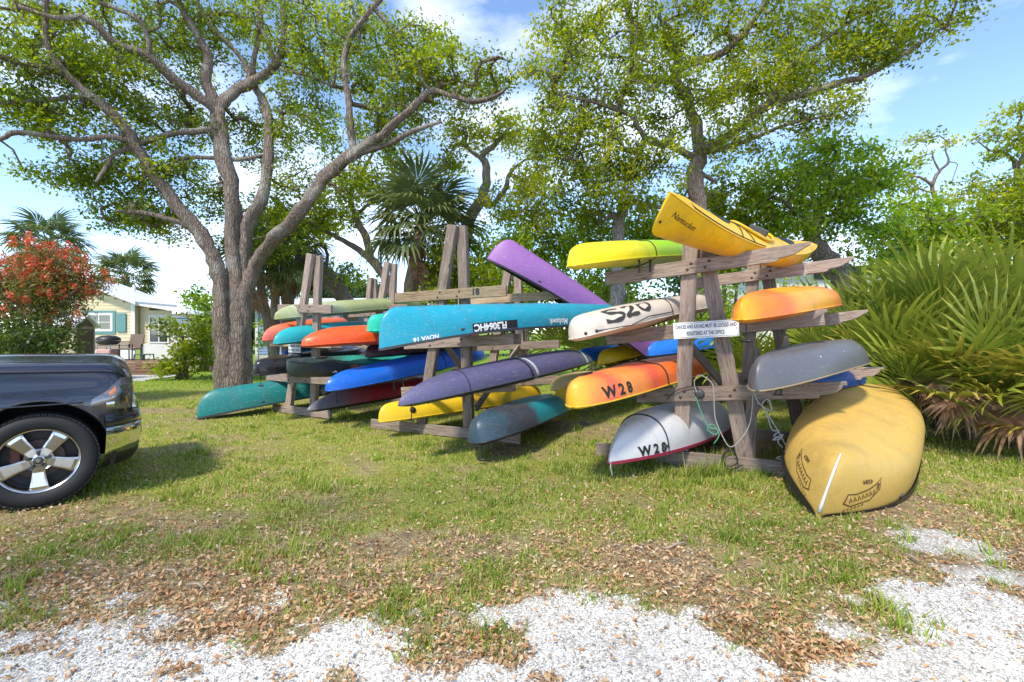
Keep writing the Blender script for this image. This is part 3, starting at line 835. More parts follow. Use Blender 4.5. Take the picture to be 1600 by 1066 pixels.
bush('hedge_shrub', 'clipped dark green shrub under the red bottlebrush', 50, 9.2, [(40, 530, 9.2, 60, 30, .7, 40), (85, 535, 9.3, 28, 22, .6, 18), (-40, 530, 9.2, 50, 34, .7, 24)], leaf_mat('hedge_leaves', [(0, (0.02, 0.04, 0.008)), (0.5, (0.05, 0.09, 0.014)), (1, (0.13, 0.19, 0.03))], .35), 60, .075, spread=.22)

# ---- bottlebrush: arching willowy shrub with red flower spikes
t = Tree('bottlebrush_shrub', 'arching bottlebrush shrub covered in red flower spikes behind the truck hood', gz(45, 10), cat='shrub', leaf=leaf_mat('bottlebrush_leaves', [(0, (0.06, 0.08, 0.02)), (0.5, (0.15, 0.17, 0.035)), (1, (0.30, 0.26, 0.07))], .4))
for k in range(7):
    a = -75 + k * 26
    t.limb([(45 + k * 3 - 9, gpy(10) + 3, 10, .05), (45 + a * .45, 500, 10 + random.uniform(-.4, .4), .035), (45 + a * 1.0, 430 + abs(a) * .2, 10 + random.uniform(-.6, .6), .015)])
for b in [(40, 430, 10, 70, 38, 1, 60), (95, 435, 10, 38, 34, .9, 46), (0, 460, 10, 60, 50, .9, 50), (60, 480, 9.8, 60, 40, .9, 50), (-60, 450, 10, 60, 60, .9, 36), (60, 400, 10, 40, 20, .8, 20)]:
    t.blob(*b, tint=RNG.uniform(0.4, 0.6))
cl = np.concatenate(t.clusters)
t.finish(64, 0.095, 0.26, 0.2, droop=.2)
flr = leaf_mat('bottlebrush_flowers', [(0, (0.42, 0.04, 0.03)), (0.5, (0.68, 0.11, 0.06)), (1, (0.75, 0.30, 0.12))], .25)
rim = cl[(cl[:, 2] > 1.9)]
rim = np.concatenate([rim, rim[rim[:, 2] > 2.4]])
k = 7
spike = np.repeat(rim + RNG.normal(size=rim.shape) * .13, 1, 0)
c = np.repeat(spike, 26, 0) + RNG.normal(size=(len(spike) * 26, 3)) * np.array([.03, .03, .06])
V, F = leaf_arrays(c, .075, .28, 0.0)
world_child('flowers', mk_np('flowers', V, F, flr, tint=np.clip(RNG.normal(.5, .25, len(c)), 0, 1)), t.root)

# ---- far tree line
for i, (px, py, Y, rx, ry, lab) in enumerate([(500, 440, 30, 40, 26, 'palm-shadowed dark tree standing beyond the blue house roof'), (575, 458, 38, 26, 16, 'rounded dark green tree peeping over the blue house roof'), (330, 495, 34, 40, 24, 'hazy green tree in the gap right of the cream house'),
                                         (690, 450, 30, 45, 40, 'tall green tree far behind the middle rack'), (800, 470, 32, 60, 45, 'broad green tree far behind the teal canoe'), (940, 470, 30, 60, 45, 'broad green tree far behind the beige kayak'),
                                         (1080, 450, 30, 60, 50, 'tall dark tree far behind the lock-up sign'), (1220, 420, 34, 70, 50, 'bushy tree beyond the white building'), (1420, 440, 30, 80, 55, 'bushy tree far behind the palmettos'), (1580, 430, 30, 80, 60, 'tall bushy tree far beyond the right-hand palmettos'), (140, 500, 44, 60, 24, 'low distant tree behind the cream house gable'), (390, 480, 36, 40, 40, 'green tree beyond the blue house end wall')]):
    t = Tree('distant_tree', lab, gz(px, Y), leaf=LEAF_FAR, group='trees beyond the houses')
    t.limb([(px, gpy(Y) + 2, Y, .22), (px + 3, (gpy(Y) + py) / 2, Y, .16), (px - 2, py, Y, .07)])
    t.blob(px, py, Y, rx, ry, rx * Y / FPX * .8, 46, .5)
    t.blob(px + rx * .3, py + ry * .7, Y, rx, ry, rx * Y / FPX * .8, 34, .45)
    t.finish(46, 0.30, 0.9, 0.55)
# ================================================================ PALMS
def frond_mesh(name, mat, nl=24, spread=230, radius=.8, petiole=.8, droop=.15, width=.045, pet_r=.012, tipdroop=.25, seed=0, jag=.12):
    r = random.Random(seed)
    V, F, T = [], [], []
    # petiole, slightly arched
    n = 4
    pts = [Vector((petiole * i / n, 0, -droop * .25 * (i / n) ** 2)) for i in range(n + 1)]
    tv, tf, tc = tube_arrays(pts, [pet_r * (1.4 - .6 * i / n) for i in range(n + 1)], 4)
    base = len(V); V += tv
    quads = [tuple(i + base for i in f) for f in tf]
    tris = []
    hub = pts[-1]
    for k in range(nl):
        a = math.radians(-spread / 2 + spread * (k + .5) / nl + r.uniform(-2.5, 2.5))
        ln = radius * (1 - .30 * abs(2 * (k + .5) / nl - 1) ** 2) * (1 + r.uniform(-jag, jag))
        d = Vector((math.cos(a), math.sin(a), 0)); s = Vector((-d.y, d.x, 0))
        fold = .5 * abs(math.sin(a)) * .35        # the blade cups upward at its sides
        z = lambda q: fold * ln * q - droop * ln * q * q - tipdroop * ln * max(0, q - .55) ** 2 * 2.2
        w = width * radius / .8 * (1 + r.uniform(-.2, .2))
        b = len(V)
        V.append(hub + d * .03)
        V.append(hub + d * ln * .5 + s * w + Vector((0, 0, z(.5))))
        V.append(hub + d * ln * .5 - s * w + Vector((0, 0, z(.5))))
        V.append(hub + d * ln * .8 + s * w * .55 + Vector((0, 0, z(.8))))
        V.append(hub + d * ln * .8 - s * w * .55 + Vector((0, 0, z(.8))))
        V.append(hub + d * ln + Vector((0, 0, z(1.0))))
        tris += [(b, b + 2, b + 1), (b + 3, b + 4, b + 5)]
        quads += [(b + 1, b + 2, b + 4, b + 3)]
        T.append(k)
    me = bpy.data.meshes.new(name)
    me.from_pydata([tuple(v) for v in V], [], quads + tris)
    me.materials.append(mat)
    at = me.attributes.new('tint', 'FLOAT', 'FACE')
    vals = []
    nq = len(tf)
    for i in range(len(quads)): vals.append(0.0 if i < nq else .25)
    for i in range(len(tris)): vals.append(.05 if i % 2 == 0 else .75)
    at.data.foreach_set('value', vals)
    me.update()
    return me

FR_GREEN = frond_mat('palmetto_green', (0.07, 0.13, 0.016), (0.28, 0.34, 0.034), (0.50, 0.45, 0.07))
FR_YEL = frond_mat('palmetto_yellow', (0.22, 0.24, 0.025), (0.36, 0.32, 0.04), (0.58, 0.40, 0.09))
FR_DEAD = frond_mat('dead_frond', (0.24, 0.11, 0.06), (0.40, 0.23, 0.13), (0.46, 0.33, 0.2), .15)
FR_CAB = frond_mat('cabbage_palm_green', (0.06, 0.10, 0.028), (0.12, 0.17, 0.045), (0.26, 0.25, 0.09))
PALMETTO = [frond_mesh('frond', FR_GREEN, 22, 235, .95, .95, .06, .026, seed=i, tipdroop=.12) for i in range(3)]
PALMETTO_Y = [frond_mesh('frond', FR_YEL, 21, 225, .9, .85, .12, .026, seed=10 + i) for i in range(2)]
PALMETTO_D = [frond_mesh('dead_frond', FR_DEAD, 20, 120, .72, .5, .30, .03, seed=20 + i, jag=.25) for i in range(2)]
CABBAGE = [frond_mesh('frond', FR_CAB, 22, 250, .85, .95, .35, .04, tipdroop=.7, seed=30 + i, pet_r=.018) for i in range(3)]
CABBAGE_D = [frond_mesh('dead_frond', FR_DEAD, 16, 100, .8, .7, .5, .04, tipdroop=.6, seed=40 + i, pet_r=.018) for i in range(2)]

def frond_matrix(loc, az, el, roll, scale):
    d = Vector((math.cos(az) * math.cos(el), math.sin(az) * math.cos(el), math.sin(el)))
    s = Vector((-math.sin(az), math.cos(az), 0))
    n = d.cross(s)
    M = Matrix((d, s, n)).transposed()
    M = M @ Matrix.Rotation(roll, 3, 'X')
    return Matrix.Translation(loc) @ M.to_4x4() @ Matrix.Scale(scale, 4)

def palmetto(loc, label, n, height, scale=1.0, yellow=.15, dead=1, face=None):
    root = empty('saw_palmetto', loc, label, 'palmetto', 'saw palmettos of the thicket')
    loc = Vector(loc)
    tr = MB()
    top = loc + Vector((random.uniform(-.15, .15), random.uniform(-.15, .15), height * .42))
    tr.tube([loc + Vector((0, 0, -.05)), (loc + top) / 2 + Vector((.04, .03, 0)), top], [.11, .09, .07], 7)
    world_child('trunk', tr.mesh('trunk', PALM_BARK, True), root)
    for i in range(n):
        az = random.uniform(0, 2 * math.pi)
        if face is not None and random.random() < .6: az = face + random.gauss(0, 1.0)
        el = math.radians(random.choice([random.uniform(5, 40), random.uniform(20, 60), random.uniform(35, 75)]))
        st = top - Vector((0, 0, random.uniform(0, height * .25)))
        y = random.random() < yellow + (.12 if el < .4 else 0)
        me = random.choice(PALMETTO_Y if y else PALMETTO)
        M = frond_matrix(st, az, el, random.gauss(0, .6), scale * random.uniform(.8, 1.15) * (.75 + height * .2))
        new_obj('frond', me, root, full_matrix(root).inverted() @ M)
    for i in range(dead):
        az = (face if face is not None else random.uniform(0, 6.28)) + random.gauss(0, 1.0)
        M = frond_matrix(loc + Vector((0, 0, height * random.uniform(.5, .8))), az, math.radians(random.uniform(-58, -5)), random.gauss(0, .7), scale * random.uniform(.6, 1.0))
        new_obj('dead_frond', random.choice(PALMETTO_D), root, full_matrix(root).inverted() @ M)
    return root

_pal = [  # px, distance, height, fronds
    (1432, 7.2, 1.15, 11), (1515, 6.9, 1.2, 11), (1590, 6.5, 1.2, 11), (1665, 6.3, 1.2, 9), (1380, 8.0, 1.4, 11), (1470, 7.8, 1.6, 13), (1550, 7.6, 1.8, 13), (1625, 7.3, 1.8, 12),
    (1345, 8.9, 1.6, 12), (1410, 8.9, 1.9, 13), (1490, 8.7, 2.1, 14), (1570, 8.5, 2.3, 14), (1650, 8.2, 2.3, 11), (1310, 9.8, 1.8, 12), (1375, 9.9, 2.1, 12), (1450, 9.8, 2.4, 13), (1530, 9.5, 2.6, 13), (1610, 9.3, 2.7, 13)]
_pal = [(a, b, h * 1.18, n - 1) for (a, b, h, n) in _pal]
_plab = ['saw palmetto nearest the tan canoe with drooping brown fronds', 'saw palmetto with yellowing lower fronds at the lawn edge', 'saw palmetto with a brown skirt spreading onto the grass', 'saw palmetto fanning over the lawn beyond the brown skirt',
         'saw palmetto reaching toward the grey hull', 'stiff green saw palmetto in the second row of the thicket', 'saw palmetto with fans held upright in the second row', 'broad saw palmetto at the open end of the second row']
_front = []
for i, (px, Y, h, n) in enumerate(_pal):
    lab = _plab[i] if i < 8 else 'tall green saw palmetto crowded into the back of the thicket'
    _pr = palmetto(gz(px, Y), lab, n + (3 if i < 4 else 2), h, 1.0, .30 if i < 4 else .12, 0, face=math.radians(-125))
    if i < 4: _front.append(_pr)
# brown, collapsed fronds along the foot of the thicket
for (k_, hx, hy, Y, az, el, sc) in [(0, 1452, 572, 6.75, -135, -48, .85), (0, 1408, 588, 7.0, -110, -62, .7), (0, 1486, 600, 6.45, -150, -38, .95), (1, 1500, 612, 6.35, -140, -45, .8), (1, 1470, 590, 6.6, -95, -55, .75),
                                    (2, 1590, 632, 5.95, -158, -32, 1.0), (2, 1560, 600, 6.2, -120, -50, .8), (2, 1615, 640, 5.9, -100, -45, .8), (1, 1530, 560, 6.5, -60, -30, .7), (3, 1640, 620, 5.9, -130, -45, .9)]:
    d = Vector((math.cos(math.radians(az)) * math.cos(math.radians(el)), math.sin(math.radians(az)) * math.cos(math.radians(el)), math.sin(math.radians(el))))
    Mx = frond_matrix(P(hx, hy, Y) - d * .5 * sc, math.radians(az), math.radians(el), random.gauss(0, .4), sc)
    new_obj('dead_frond', random.choice(PALMETTO_D), _front[k_], full_matrix(_front[k_]).inverted() @ Mx)
for i, (px, Y, h) in enumerate([(905, 11.4, 1.5), (975, 11.8, 1.6), (1045, 11.2, 1.3), (1190, 10.2, 1.1), (1265, 10.4, 1.3)]):
    palmetto(gz(px, Y), ['saw palmetto behind the lower end of the purple canoe', 'saw palmetto showing under the lime kayak', 'saw palmetto between the rack posts and the beige kayak', 'saw palmetto behind the coiled ropes of the right rack', 'saw palmetto under the broken rear beam of the right rack'][i], 13, h, 1.0, .1, 0, face=math.radians(-100))

def cabbage_palm(label, path, Y, nf=30, scale=1.0, skirt=8, r=.17):
    """path: (px, py) from the foot to the head"""
    root = empty('cabbage_palm', gz(path[0][0], Y), label, 'palm tree')
    s = smooth_path([tuple(P(a, b, Y)) for (a, b) in path], 5)
    m = MB()
    m.tube([Vector(q) for q in s], [r * (1.12 - .25 * i / len(s)) * (1 + .07 * (-1) ** i) for i in range(len(s))], 10)
    world_child('trunk', m.mesh('trunk', PALM_BARK, True), root)
    top = Vector(s[-1])
    for i in range(nf):
        f = (i + .5) / nf
        el = math.asin(max(-.75, min(.99, 1 - 1.45 * f)))
        az = i * 2.39996 + random.uniform(-.2, .2)
        M = frond_matrix(top + Vector((0, 0, .1 - .3 * f)), az, el, random.gauss(0, .3), scale * random.uniform(.85, 1.12))
        new_obj('frond', random.choice(CABBAGE), root, full_matrix(root).inverted() @ M)
    for i in range(skirt):
        M = frond_matrix(top + Vector((0, 0, -.3)), i * 2.4 + 1, math.radians(random.uniform(-80, -55)), random.gauss(0, .3), scale * random.uniform(.8, 1.05))
        new_obj('dead_frond', random.choice(CABBAGE_D), root, full_matrix(root).inverted() @ M)
    return root
cabbage_palm('tall cabbage palm rising behind the red bottlebrush', [(80, 565), (79, 460), (77, 385)], 21, 34, 1.0, 8, .2)
cabbage_palm('cabbage palm with brown skirt behind the cream house gable', [(196, 558), (196, 500), (196, 432)], 26, 34, 1.0, 12, .22)
cabbage_palm('cabbage palm with shaggy head in front of the blue house, left of a twin', [(428, 572), (430, 470), (424, 385)], 18, 26, .95, 10, .17)
cabbage_palm('cabbage palm with thick straight trunk in front of the blue house', [(452, 575), (450, 480), (446, 390)], 17, 28, 1.0, 12, .22)
cabbage_palm('cabbage palm with slim leaning trunk beside the big oak', [(432, 588), (418, 505), (402, 415)], 16, 18, .85, 8, .14)
cabbage_palm('bushy cabbage palm with full green head left of the middle rack', [(636, 600), (640, 470), (660, 352)], 13, 40, 1.0, 8, .2)

# ================================================================ HOUSES
CREAM = plain('cream_siding', (0.66, 0.56, 0.36), 0.6, .06, 3)
CREAM2 = plain('tan_siding', (0.30, 0.23, 0.17), 0.6, .08, 3)
TRIMW = plain('white_trim', (0.74, 0.73, 0.70), 0.5, .05)
TEAL = plain('teal_trim', (0.12, 0.27, 0.28), 0.5, .08)
ROOFW = plain('white_metal_roof', (0.70, 0.70, 0.70), 0.4, .06)
BLUESID = plain('blue_siding', (0.24, 0.36, 0.66), 0.6, .06, 3)
DECKW = plain('deck_boards', (0.20, 0.10, 0.055), 0.6, .2, 5)
CONC = plain('concrete', (0.45, 0.43, 0.40), 0.9, .12, 8, bump=.2)
def glass_mat(name, col=(0.03, 0.035, 0.04)):
    N = Nodes(name)
    n = N.noise(N.coords(), 1.7, 3)
    return N.set(Base_Color=N.mix(n, [c * .5 for c in col], [c * 1.6 for c in col]), Roughness=0.06, Specular_IOR_Level=0.9, Coat_Weight=0.6)
GLASS = glass_mat('window_glass')
def siding_wall(w, h_left, h_peak, h_right, peak_x, board=.13, thick=.018):
    """lapped boards filling a gable outline; x 0..w, front face toward -y"""
    m = MB()
    def top(x):
        return h_left + (h_peak - h_left) * x / peak_x if x <= peak_x and peak_x > 0 else h_peak + (h_right - h_peak) * (x - peak_x) / max(1e-6, w - peak_x)
    z = 0.0
    zmax = max(h_left, h_peak, h_right)
    while z < zmax - .01:
        z2 = min(z + board, zmax)
        xs = [x for x in np.linspace(0, w, 161) if top(x) >= z2 - .001]
        if len(xs) > 1:
            a, b = min(xs), max(xs)
            m.add([(a, -thick, z), (b, -thick, z), (b, -.002, z2), (a, -.002, z2), (a, .06, z), (b, .06, z), (b, .06, z2), (a, .06, z2)],
                  [(0, 1, 2, 3), (1, 0, 4, 5), (5, 4, 7, 6), (3, 2, 6, 7), (0, 3, 7, 4), (1, 5, 6, 2)])
        z = z2
    return m
def wmat(loc, yaw):
    return Matrix.Translation(loc) @ Matrix.Rotation(yaw, 4, 'Z')
def window(parent, M, x0, x1, z0, z1, cols, rows, frame_m, fw=.07, surround=None, y=-.05):
    """a window on a wall whose face is y = 0 in M"""
    m = MB()
    for (a, b, c, d) in ((x0, x1, z0, z0 + fw), (x0, x1, z1 - fw, z1), (x0, x0 + fw, z0 + fw, z1 - fw), (x1 - fw, x1, z0 + fw, z1 - fw)):
        m.mm((a, y, c), (b, -.003, d))
    for k in range(1, cols):
        x = x0 + (x1 - x0) * k / cols
        m.mm((x - .02, y + .008, z0 + fw), (x + .02, -.005, z1 - fw))
    f = world_child('window', m.mesh('window', frame_m), parent, M)
    mun = MB()
    for k in range(1, rows):
        z = z0 + (z1 - z0) * k / rows
        mun.mm((x0 + fw, y + .014, z - .012), (x1 - fw, -.008, z + .012))
    if rows > 1: new_obj('muntin', mun.mesh('muntin', frame_m), f)
    g = MB()
    for k in range(cols):
        a = x0 + (x1 - x0) * k / cols + (fw if k == 0 else .02); b = x0 + (x1 - x0) * (k + 1) / cols - (fw if k == cols - 1 else .02)
        pm = MB().mm((a, -.024, z0 + fw), (b, -.021, z1 - fw)).mesh('pane', GLASS)
        new_obj('pane', pm, f)
    if surround:
        s = MB(); q = .1
        for (a, b, c, d) in ((x0 - q, x1 + q, z0 - q, z0), (x0 - q, x1 + q, z1, z1 + q), (x0 - q, x0, z0, z1), (x1, x1 + q, z0, z1)):
            s.mm((a, y + .012, c), (b, -.003, d))
        new_obj('surround', s.mesh('surround', surround), f)
    return f

def cream_house():
    Y = 19.0
    k = Y / FPX
    o = P(60, HOR, Y); o.z = 0
    yaw = math.radians(4)
    M = wmat(o, yaw)
    root = empty('cream_house', o, 'cream lap-sided cottage with teal window trim and low white metal roof', 'house', mat=M)
    z = lambda py: CAMH - (py - HOR) * k
    xx = lambda px: (px - 60) * k
    W1 = xx(203)                       # main gable ends here
    new_obj('skirting', MB().mm((0, 0, 0), (W1, .07, z(546))).mesh('skirting', TRIMW), root)
    m = siding_wall(W1, .28, .28, .28, W1 / 2)
    new_obj('lower_siding', m.mesh('lower_siding', CREAM2), root, Matrix.Translation((0, -.004, z(546))) @ Matrix.Scale((z(533) - z(546)) / .28, 4, (0, 0, 1)))
    zb = z(533)
    pk = xx(118)
    m = siding_wall(W1, z(474) - zb, z(440) - zb, z(474) - zb, pk)
    new_obj('siding', m.mesh('siding', CREAM), root, Matrix.Translation((0, 0, zb)))
    new_obj('gable_backing', MB().add([(0, .065, zb), (W1, .065, zb), (W1, .065, z(474)), (pk, .065, z(440)), (0, .065, z(474)), (0, 2, zb), (W1, 2, zb), (W1, 2, z(474)), (pk, 2, z(440)), (0, 2, z(474))], [(0, 1, 2, 3, 4), (9, 8, 7, 6, 5), (1, 6, 7, 2), (0, 4, 9, 5)]).mesh('gable_backing', CREAM), root)
    new_obj('corner_board', MB().mm((W1 - .12, -.045, z(546)), (W1 + .03, -.02, z(475))).mesh('corner_board', TRIMW), root)
    # roof
    r = MB()
    e = z(474)
    for (xa, za, xb, zb_) in ((pk, z(439), W1 + .25, z(476)), (pk, z(439), -.25, z(476))):
        r.add([(xa, -.35, za), (xb, -.35, zb_), (xb, 2.3, zb_), (xa, 2.3, za), (xa, -.35, za + .12), (xb, -.35, zb_ + .12), (xb, 2.3, zb_ + .12), (xa, 2.3, za + .12)],
              [(0, 3, 2, 1), (4, 5, 6, 7), (0, 1, 5, 4), (2, 3, 7, 6), (1, 2, 6, 5), (0, 4, 7, 3)])
    new_obj('roof', r.mesh('roof', ROOFW), root)
    new_obj('vent_pipe', MB().tube([(xx(159), 1.6, z(460)), (xx(159), 1.6, z(438))], .05, 8).mesh('vent_pipe', TRIMW), root)
    window(root, M, xx(130), xx(171), z(518), z(489), 2, 2, TRIMW, .09, TEAL)
    new_obj('shutter', MB().mm((xx(177), -.06, z(519)), (xx(191), -.021, z(489))).mesh('shutter', TEAL, bevel=.01), root)
    # sun room to the right
    W2 = xx(303)
    m = siding_wall(W2 - W1 - .05, z(474) - 0, z(477), z(492), .01)
    new_obj('annex_siding', m.mesh('annex_siding', CREAM), root, Matrix.Translation((W1 + .04, .25, 0)))
    new_obj('annex_wall', MB().mm((W1 + .04, .33, 0), (W2, 2, z(495))).mesh('annex_wall', CREAM), root)
    r = MB()
    r.add([(W1 + .02, -.2, z(476)), (W2 + .35, -.2, z(494)), (W2 + .35, 2.2, z(494)), (W1 + .02, 2.2, z(476)), (W1 + .02, -.2, z(473)), (W2 + .35, -.2, z(491)), (W2 + .35, 2.2, z(491)), (W1 + .02, 2.2, z(473))],
          [(0, 3, 2, 1), (4, 5, 6, 7), (0, 1, 5, 4), (2, 3, 7, 6), (1, 2, 6, 5), (0, 4, 7, 3)])
    new_obj('annex_roof', r.mesh('annex_roof', ROOFW), root)
    M2 = M @ Matrix.Translation((0, .23, 0))
    window(root, M2, xx(219), xx(250), z(537), z(492), 2, 2, TRIMW, .06)
    window(root, M2, xx(258), xx(280), z(520), z(496), 1, 1, TEAL, .05)
    new_obj('door', MB().mm((xx(254), .19, z(562)), (xx(284), .229, z(493))).mesh('door', TRIMW), root)
    new_obj('white_panel', MB().mm((W1 + .1, .2, .1), (xx(300), .228, z(538))).mesh('white_panel', TRIMW), root)
    # deck
    Yd = 17.2; kd = Yd / FPX
    dz = lambda py: CAMH - (py - HOR) * kd
    dk = empty('timber_deck', (P(215, HOR, Yd).x, Yd, 0), 'low brown timber deck along the cream cottage', 'deck')
    a = P(120, HOR, Yd).x; b = P(258, HOR, Yd).x
    for i in range(4):
        za = .02 + i * .115
        world_child('fascia_board', MB().mm((a, Yd - i * .02, za), (b, Yd + .03 - i * .02 + .02, za + .105)).mesh('fascia_board', DECKW, bevel=.008), dk)
    for i in range(11):
        world_child('deck_board', MB().mm((a, Yd - .06 + i * .145, .485), (b, Yd + .08 + i * .145, .515)).mesh('deck_board', DECKW, bevel=.006), dk)
    tag(new_obj('path', MB().mm((P(150, HOR, 16.2).x, 15.2, -.05), (P(262, HOR, 16.2).x, 17.1, .03)).mesh('path', CONC)), kind='structure')
    # things on the deck
    g = empty('barbecue_grill', (P(162, HOR, 17.5).x, 17.7, .516), 'black lidded barbecue grill on a pink cart standing on the deck', 'grill')
    gm = full_matrix(g)
    lid = MB().lathe([(0, .42), (.2, .40), (.33, .33), (.36, .25), (.36, .22)], n=16)
    new_obj('lid', lid.mesh('lid', BLACK, True), g, Matrix.Translation((0, 0, .52)) @ Matrix.Scale(1.1, 4, (1, 0, 0)))
    new_obj('firebox', MB().lathe([(.37, 0), (.36, -.06), (.25, -.15), (0, -.16)], n=16).mesh('firebox', DARKGREY, True), g, Matrix.Translation((0, 0, .73)))
    new_obj('cart', MB().mm((-.27, -.25, .08), (.27, .25, .42)).mesh('cart', plain('pink_cart', (.55, .33, .30), .5), bevel=.03), g)
    for sx in (-1, 1):
        for sy in (-1, 1):
            new_obj('leg', MB().tube([(sx * .26, sy * .22, 0), (sx * .24, sy * .2, .6)], .018, 6).mesh('leg', STEEL), g)
    for (px, w, hh, lab, m_) in ((204, .52, .92, 'tall brown sling-back chair on the deck by the corner board', plain('brown_sling', (.16, .11, .08), .7)), (225, .42, .45, 'low grey slatted stool on the deck under the big window', DARKGREY)):
        c = empty('patio_chair', (P(px, HOR, 17.9).x, 17.9, .516), lab, 'chair')
        new_obj('seat', MB().mm((-w / 2, -.25, .40 * hh / .92 + .0), (w / 2, .25, .44 * hh / .92 + .01)).mesh('seat', m_, bevel=.01), c)
        if hh > .6: new_obj('backrest', MB().add([(-w / 2, .22, .46), (w / 2, .22, .46), (w / 2, .34, .98), (-w / 2, .34, .98), (-w / 2, .25, .46), (w / 2, .25, .46), (w / 2, .37, .98), (-w / 2, .37, .98)], [(0, 1, 2, 3), (5, 4, 7, 6), (3, 2, 6, 7), (0, 4, 5, 1), (0, 3, 7, 4), (1, 5, 6, 2)]).mesh('backrest', m_), c)
        for sx in (-1, 1):
            for sy in (-1, 1):
                new_obj('leg', MB().tube([(sx * (w / 2 - .01), sy * .24, 0), (sx * (w / 2 - .02), sy * .22, (.6 if hh > .6 else .2))], .02, 6).mesh('leg', BLACK), c)
    # garden shed
    Ys = 14.5
    s = empty('garden_shed', gz(112, Ys), 'small tan garden shed with dark door beside the bottlebrush', 'shed')
    ks = Ys / FPX
    w = .75
    new_obj('wall', MB().mm((-w, 0, 0), (.10, .7, CAMH + .18)).mesh('wall', CREAM2 if False else plain('tan_board', (.42, .35, .24), .7)), s)
    new_obj('door', MB().mm((.101, .08, .03), (.125, .62, CAMH + .12)).mesh('door', plain('brown_door', (.10, .065, .045), .6)), s)
    r = MB()
    for sg in (-1, 1):
        r.add([(-w - .1, .35, 2.05), (.2, .35, 2.05), (.2, .35 + sg * .45, 1.70), (-w - .1, .35 + sg * .45, 1.70), (-w - .1, .35, 2.1), (.2, .35, 2.1), (.2, .35 + sg * .47, 1.75), (-w - .1, .35 + sg * .47, 1.75)], [(0, 1, 2, 3), (7, 6, 5, 4), (0, 4, 5, 1), (3, 2, 6, 7), (1, 5, 6, 2), (0, 3, 7, 4)])
    new_obj('roof', r.mesh('roof', ROOFW), s)
    new_obj('gable', MB().add([(.101, .02, CAMH + .18), (.101, .68, CAMH + .18), (.101, .35, 2.04)], [(0, 1, 2)]).mesh('gable', plain('dark_gable', (.12, .08, .06), .7)), s)
cream_house()

def blue_house():
    Y = 23.0; k = Y / FPX
    o = P(400, HOR, Y); o.z = 0
    M = wmat(o, math.radians(-3))
    root = empty('blue_house', o, 'pale blue lap-sided house with low white roof behind the left rack', 'house', mat=M)
    z = lambda py: CAMH - (py - HOR) * k
    W = (690 - 400) * k
    H = z(483)
    new_obj('siding', siding_wall(W, H - .5, H - .5, H - .5, W / 2, .15).mesh('siding', BLUESID), root, Matrix.Translation((0, 0, .5)))
    new_obj('skirting', MB().mm((0, .01, 0), (W, .07, .5)).mesh('skirting', TRIMW), root)
    new_obj('wall', MB().mm((0, .072, 0), (W, 6, H)).mesh('wall', BLUESID), root)
    r = MB()
    pz = z(464)
    r.add([(-.4, -.5, H - .02), (W + .3, -.5, H - .02), (W + .3, 3, pz), (-.4, 3, pz), (W + .3, 6.5, H), (-.4, 6.5, H), (-.4, -.5, H + .14), (W + .3, -.5, H + .14), (W + .3, 3, pz + .14), (-.4, 3, pz + .14), (W + .3, 6.5, H + .14), (-.4, 6.5, H + .14)],
          [(6, 7, 8, 9), (9, 8, 10, 11), (0, 3, 2, 1), (3, 5, 4, 2), (0, 1, 7, 6), (0, 6, 9, 3), (3, 9, 11, 5), (1, 2, 8, 7), (2, 4, 10, 8), (4, 5, 11, 10)])
    new_obj('roof', r.mesh('roof', ROOFW), root)
    for (a, b, c, d) in ((413, 431, 515, 490), (501, 517, 506, 487), (519, 534, 506, 487), (552, 568, 506, 487), (600, 618, 506, 487)):
        window(root, M, (a - 400) * k, (b - 400) * k, z(c), z(d), 1, 2, TRIMW, .09)
    new_obj('corner_board', MB().mm((-.02, -.045, .02), (.12, -.02, H - .03)).mesh('corner_board', TRIMW), root)
blue_house()

def flat_text(body, size, mat, parent, M, name='lettering', align='CENTER', bold=0.0, space=1.0, fit=None):
    c = bpy.data.curves.new('txt', 'FONT')
    c.body = body; c.size = size; c.align_x = align; c.align_y = 'CENTER'; c.offset = bold; c.space_character = space; c.resolution_u = 3
    o = bpy.data.objects.new('txt', c); COL.objects.link(o)
    bpy.context.view_layer.update()
    me = bpy.data.meshes.new_from_object(o.evaluated_get(bpy.context.evaluated_depsgraph_get()))
    bpy.data.objects.remove(o); bpy.data.curves.remove(c)
    me.materials.clear(); me.materials.append(mat)
    if fit:
        wx = max(v.co.x for v in me.vertices) - min(v.co.x for v in me.vertices)
        for v in me.vertices: v.co.x *= fit / wx
    if parent is None: return me
    return world_child(name, me, parent, M)

def white_building():
    Y = 21.0; k = Y / FPX
    o = P(1200, HOR, Y); o.z = 0
    M = wmat(o, 0)
    root = empty('white_building', o, 'long low white park building glimpsed behind the trees', 'building', mat=M)
    z = lambda py: CAMH - (py - HOR) * k
    W = (1440 - 1200) * k
    new_obj('wall', MB().mm((0, 0, 0), (W, 6, z(418))).mesh('wall', plain('white_stucco', (.72, .70, .66), .8, .05)), root)
    new_obj('roof', MB().mm((-.4, -.5, z(418)), (W + .4, 2.3, z(412))).mesh('roof', ROOFW), root)
    s = empty('wall_sign', M @ Vector(((1302 - 1200) * k, -.06, z(429))), 'dark wall sign with white capitals on the white building', 'sign')
    world_child('board', MB().mm(((1272 - 1200) * k, -.08, z(437)), ((1350 - 1200) * k, -.01, z(421))).mesh('board', plain('sign_blue', (.03, .035, .06), .5)), s, M)
    R = M @ Matrix.Translation(((1296 - 1200) * k, -.085, z(430))) @ Matrix.Rotation(math.pi / 2, 4, 'X')
    flat_text('PA', .42, INKW, s, R, bold=.006)
white_building()
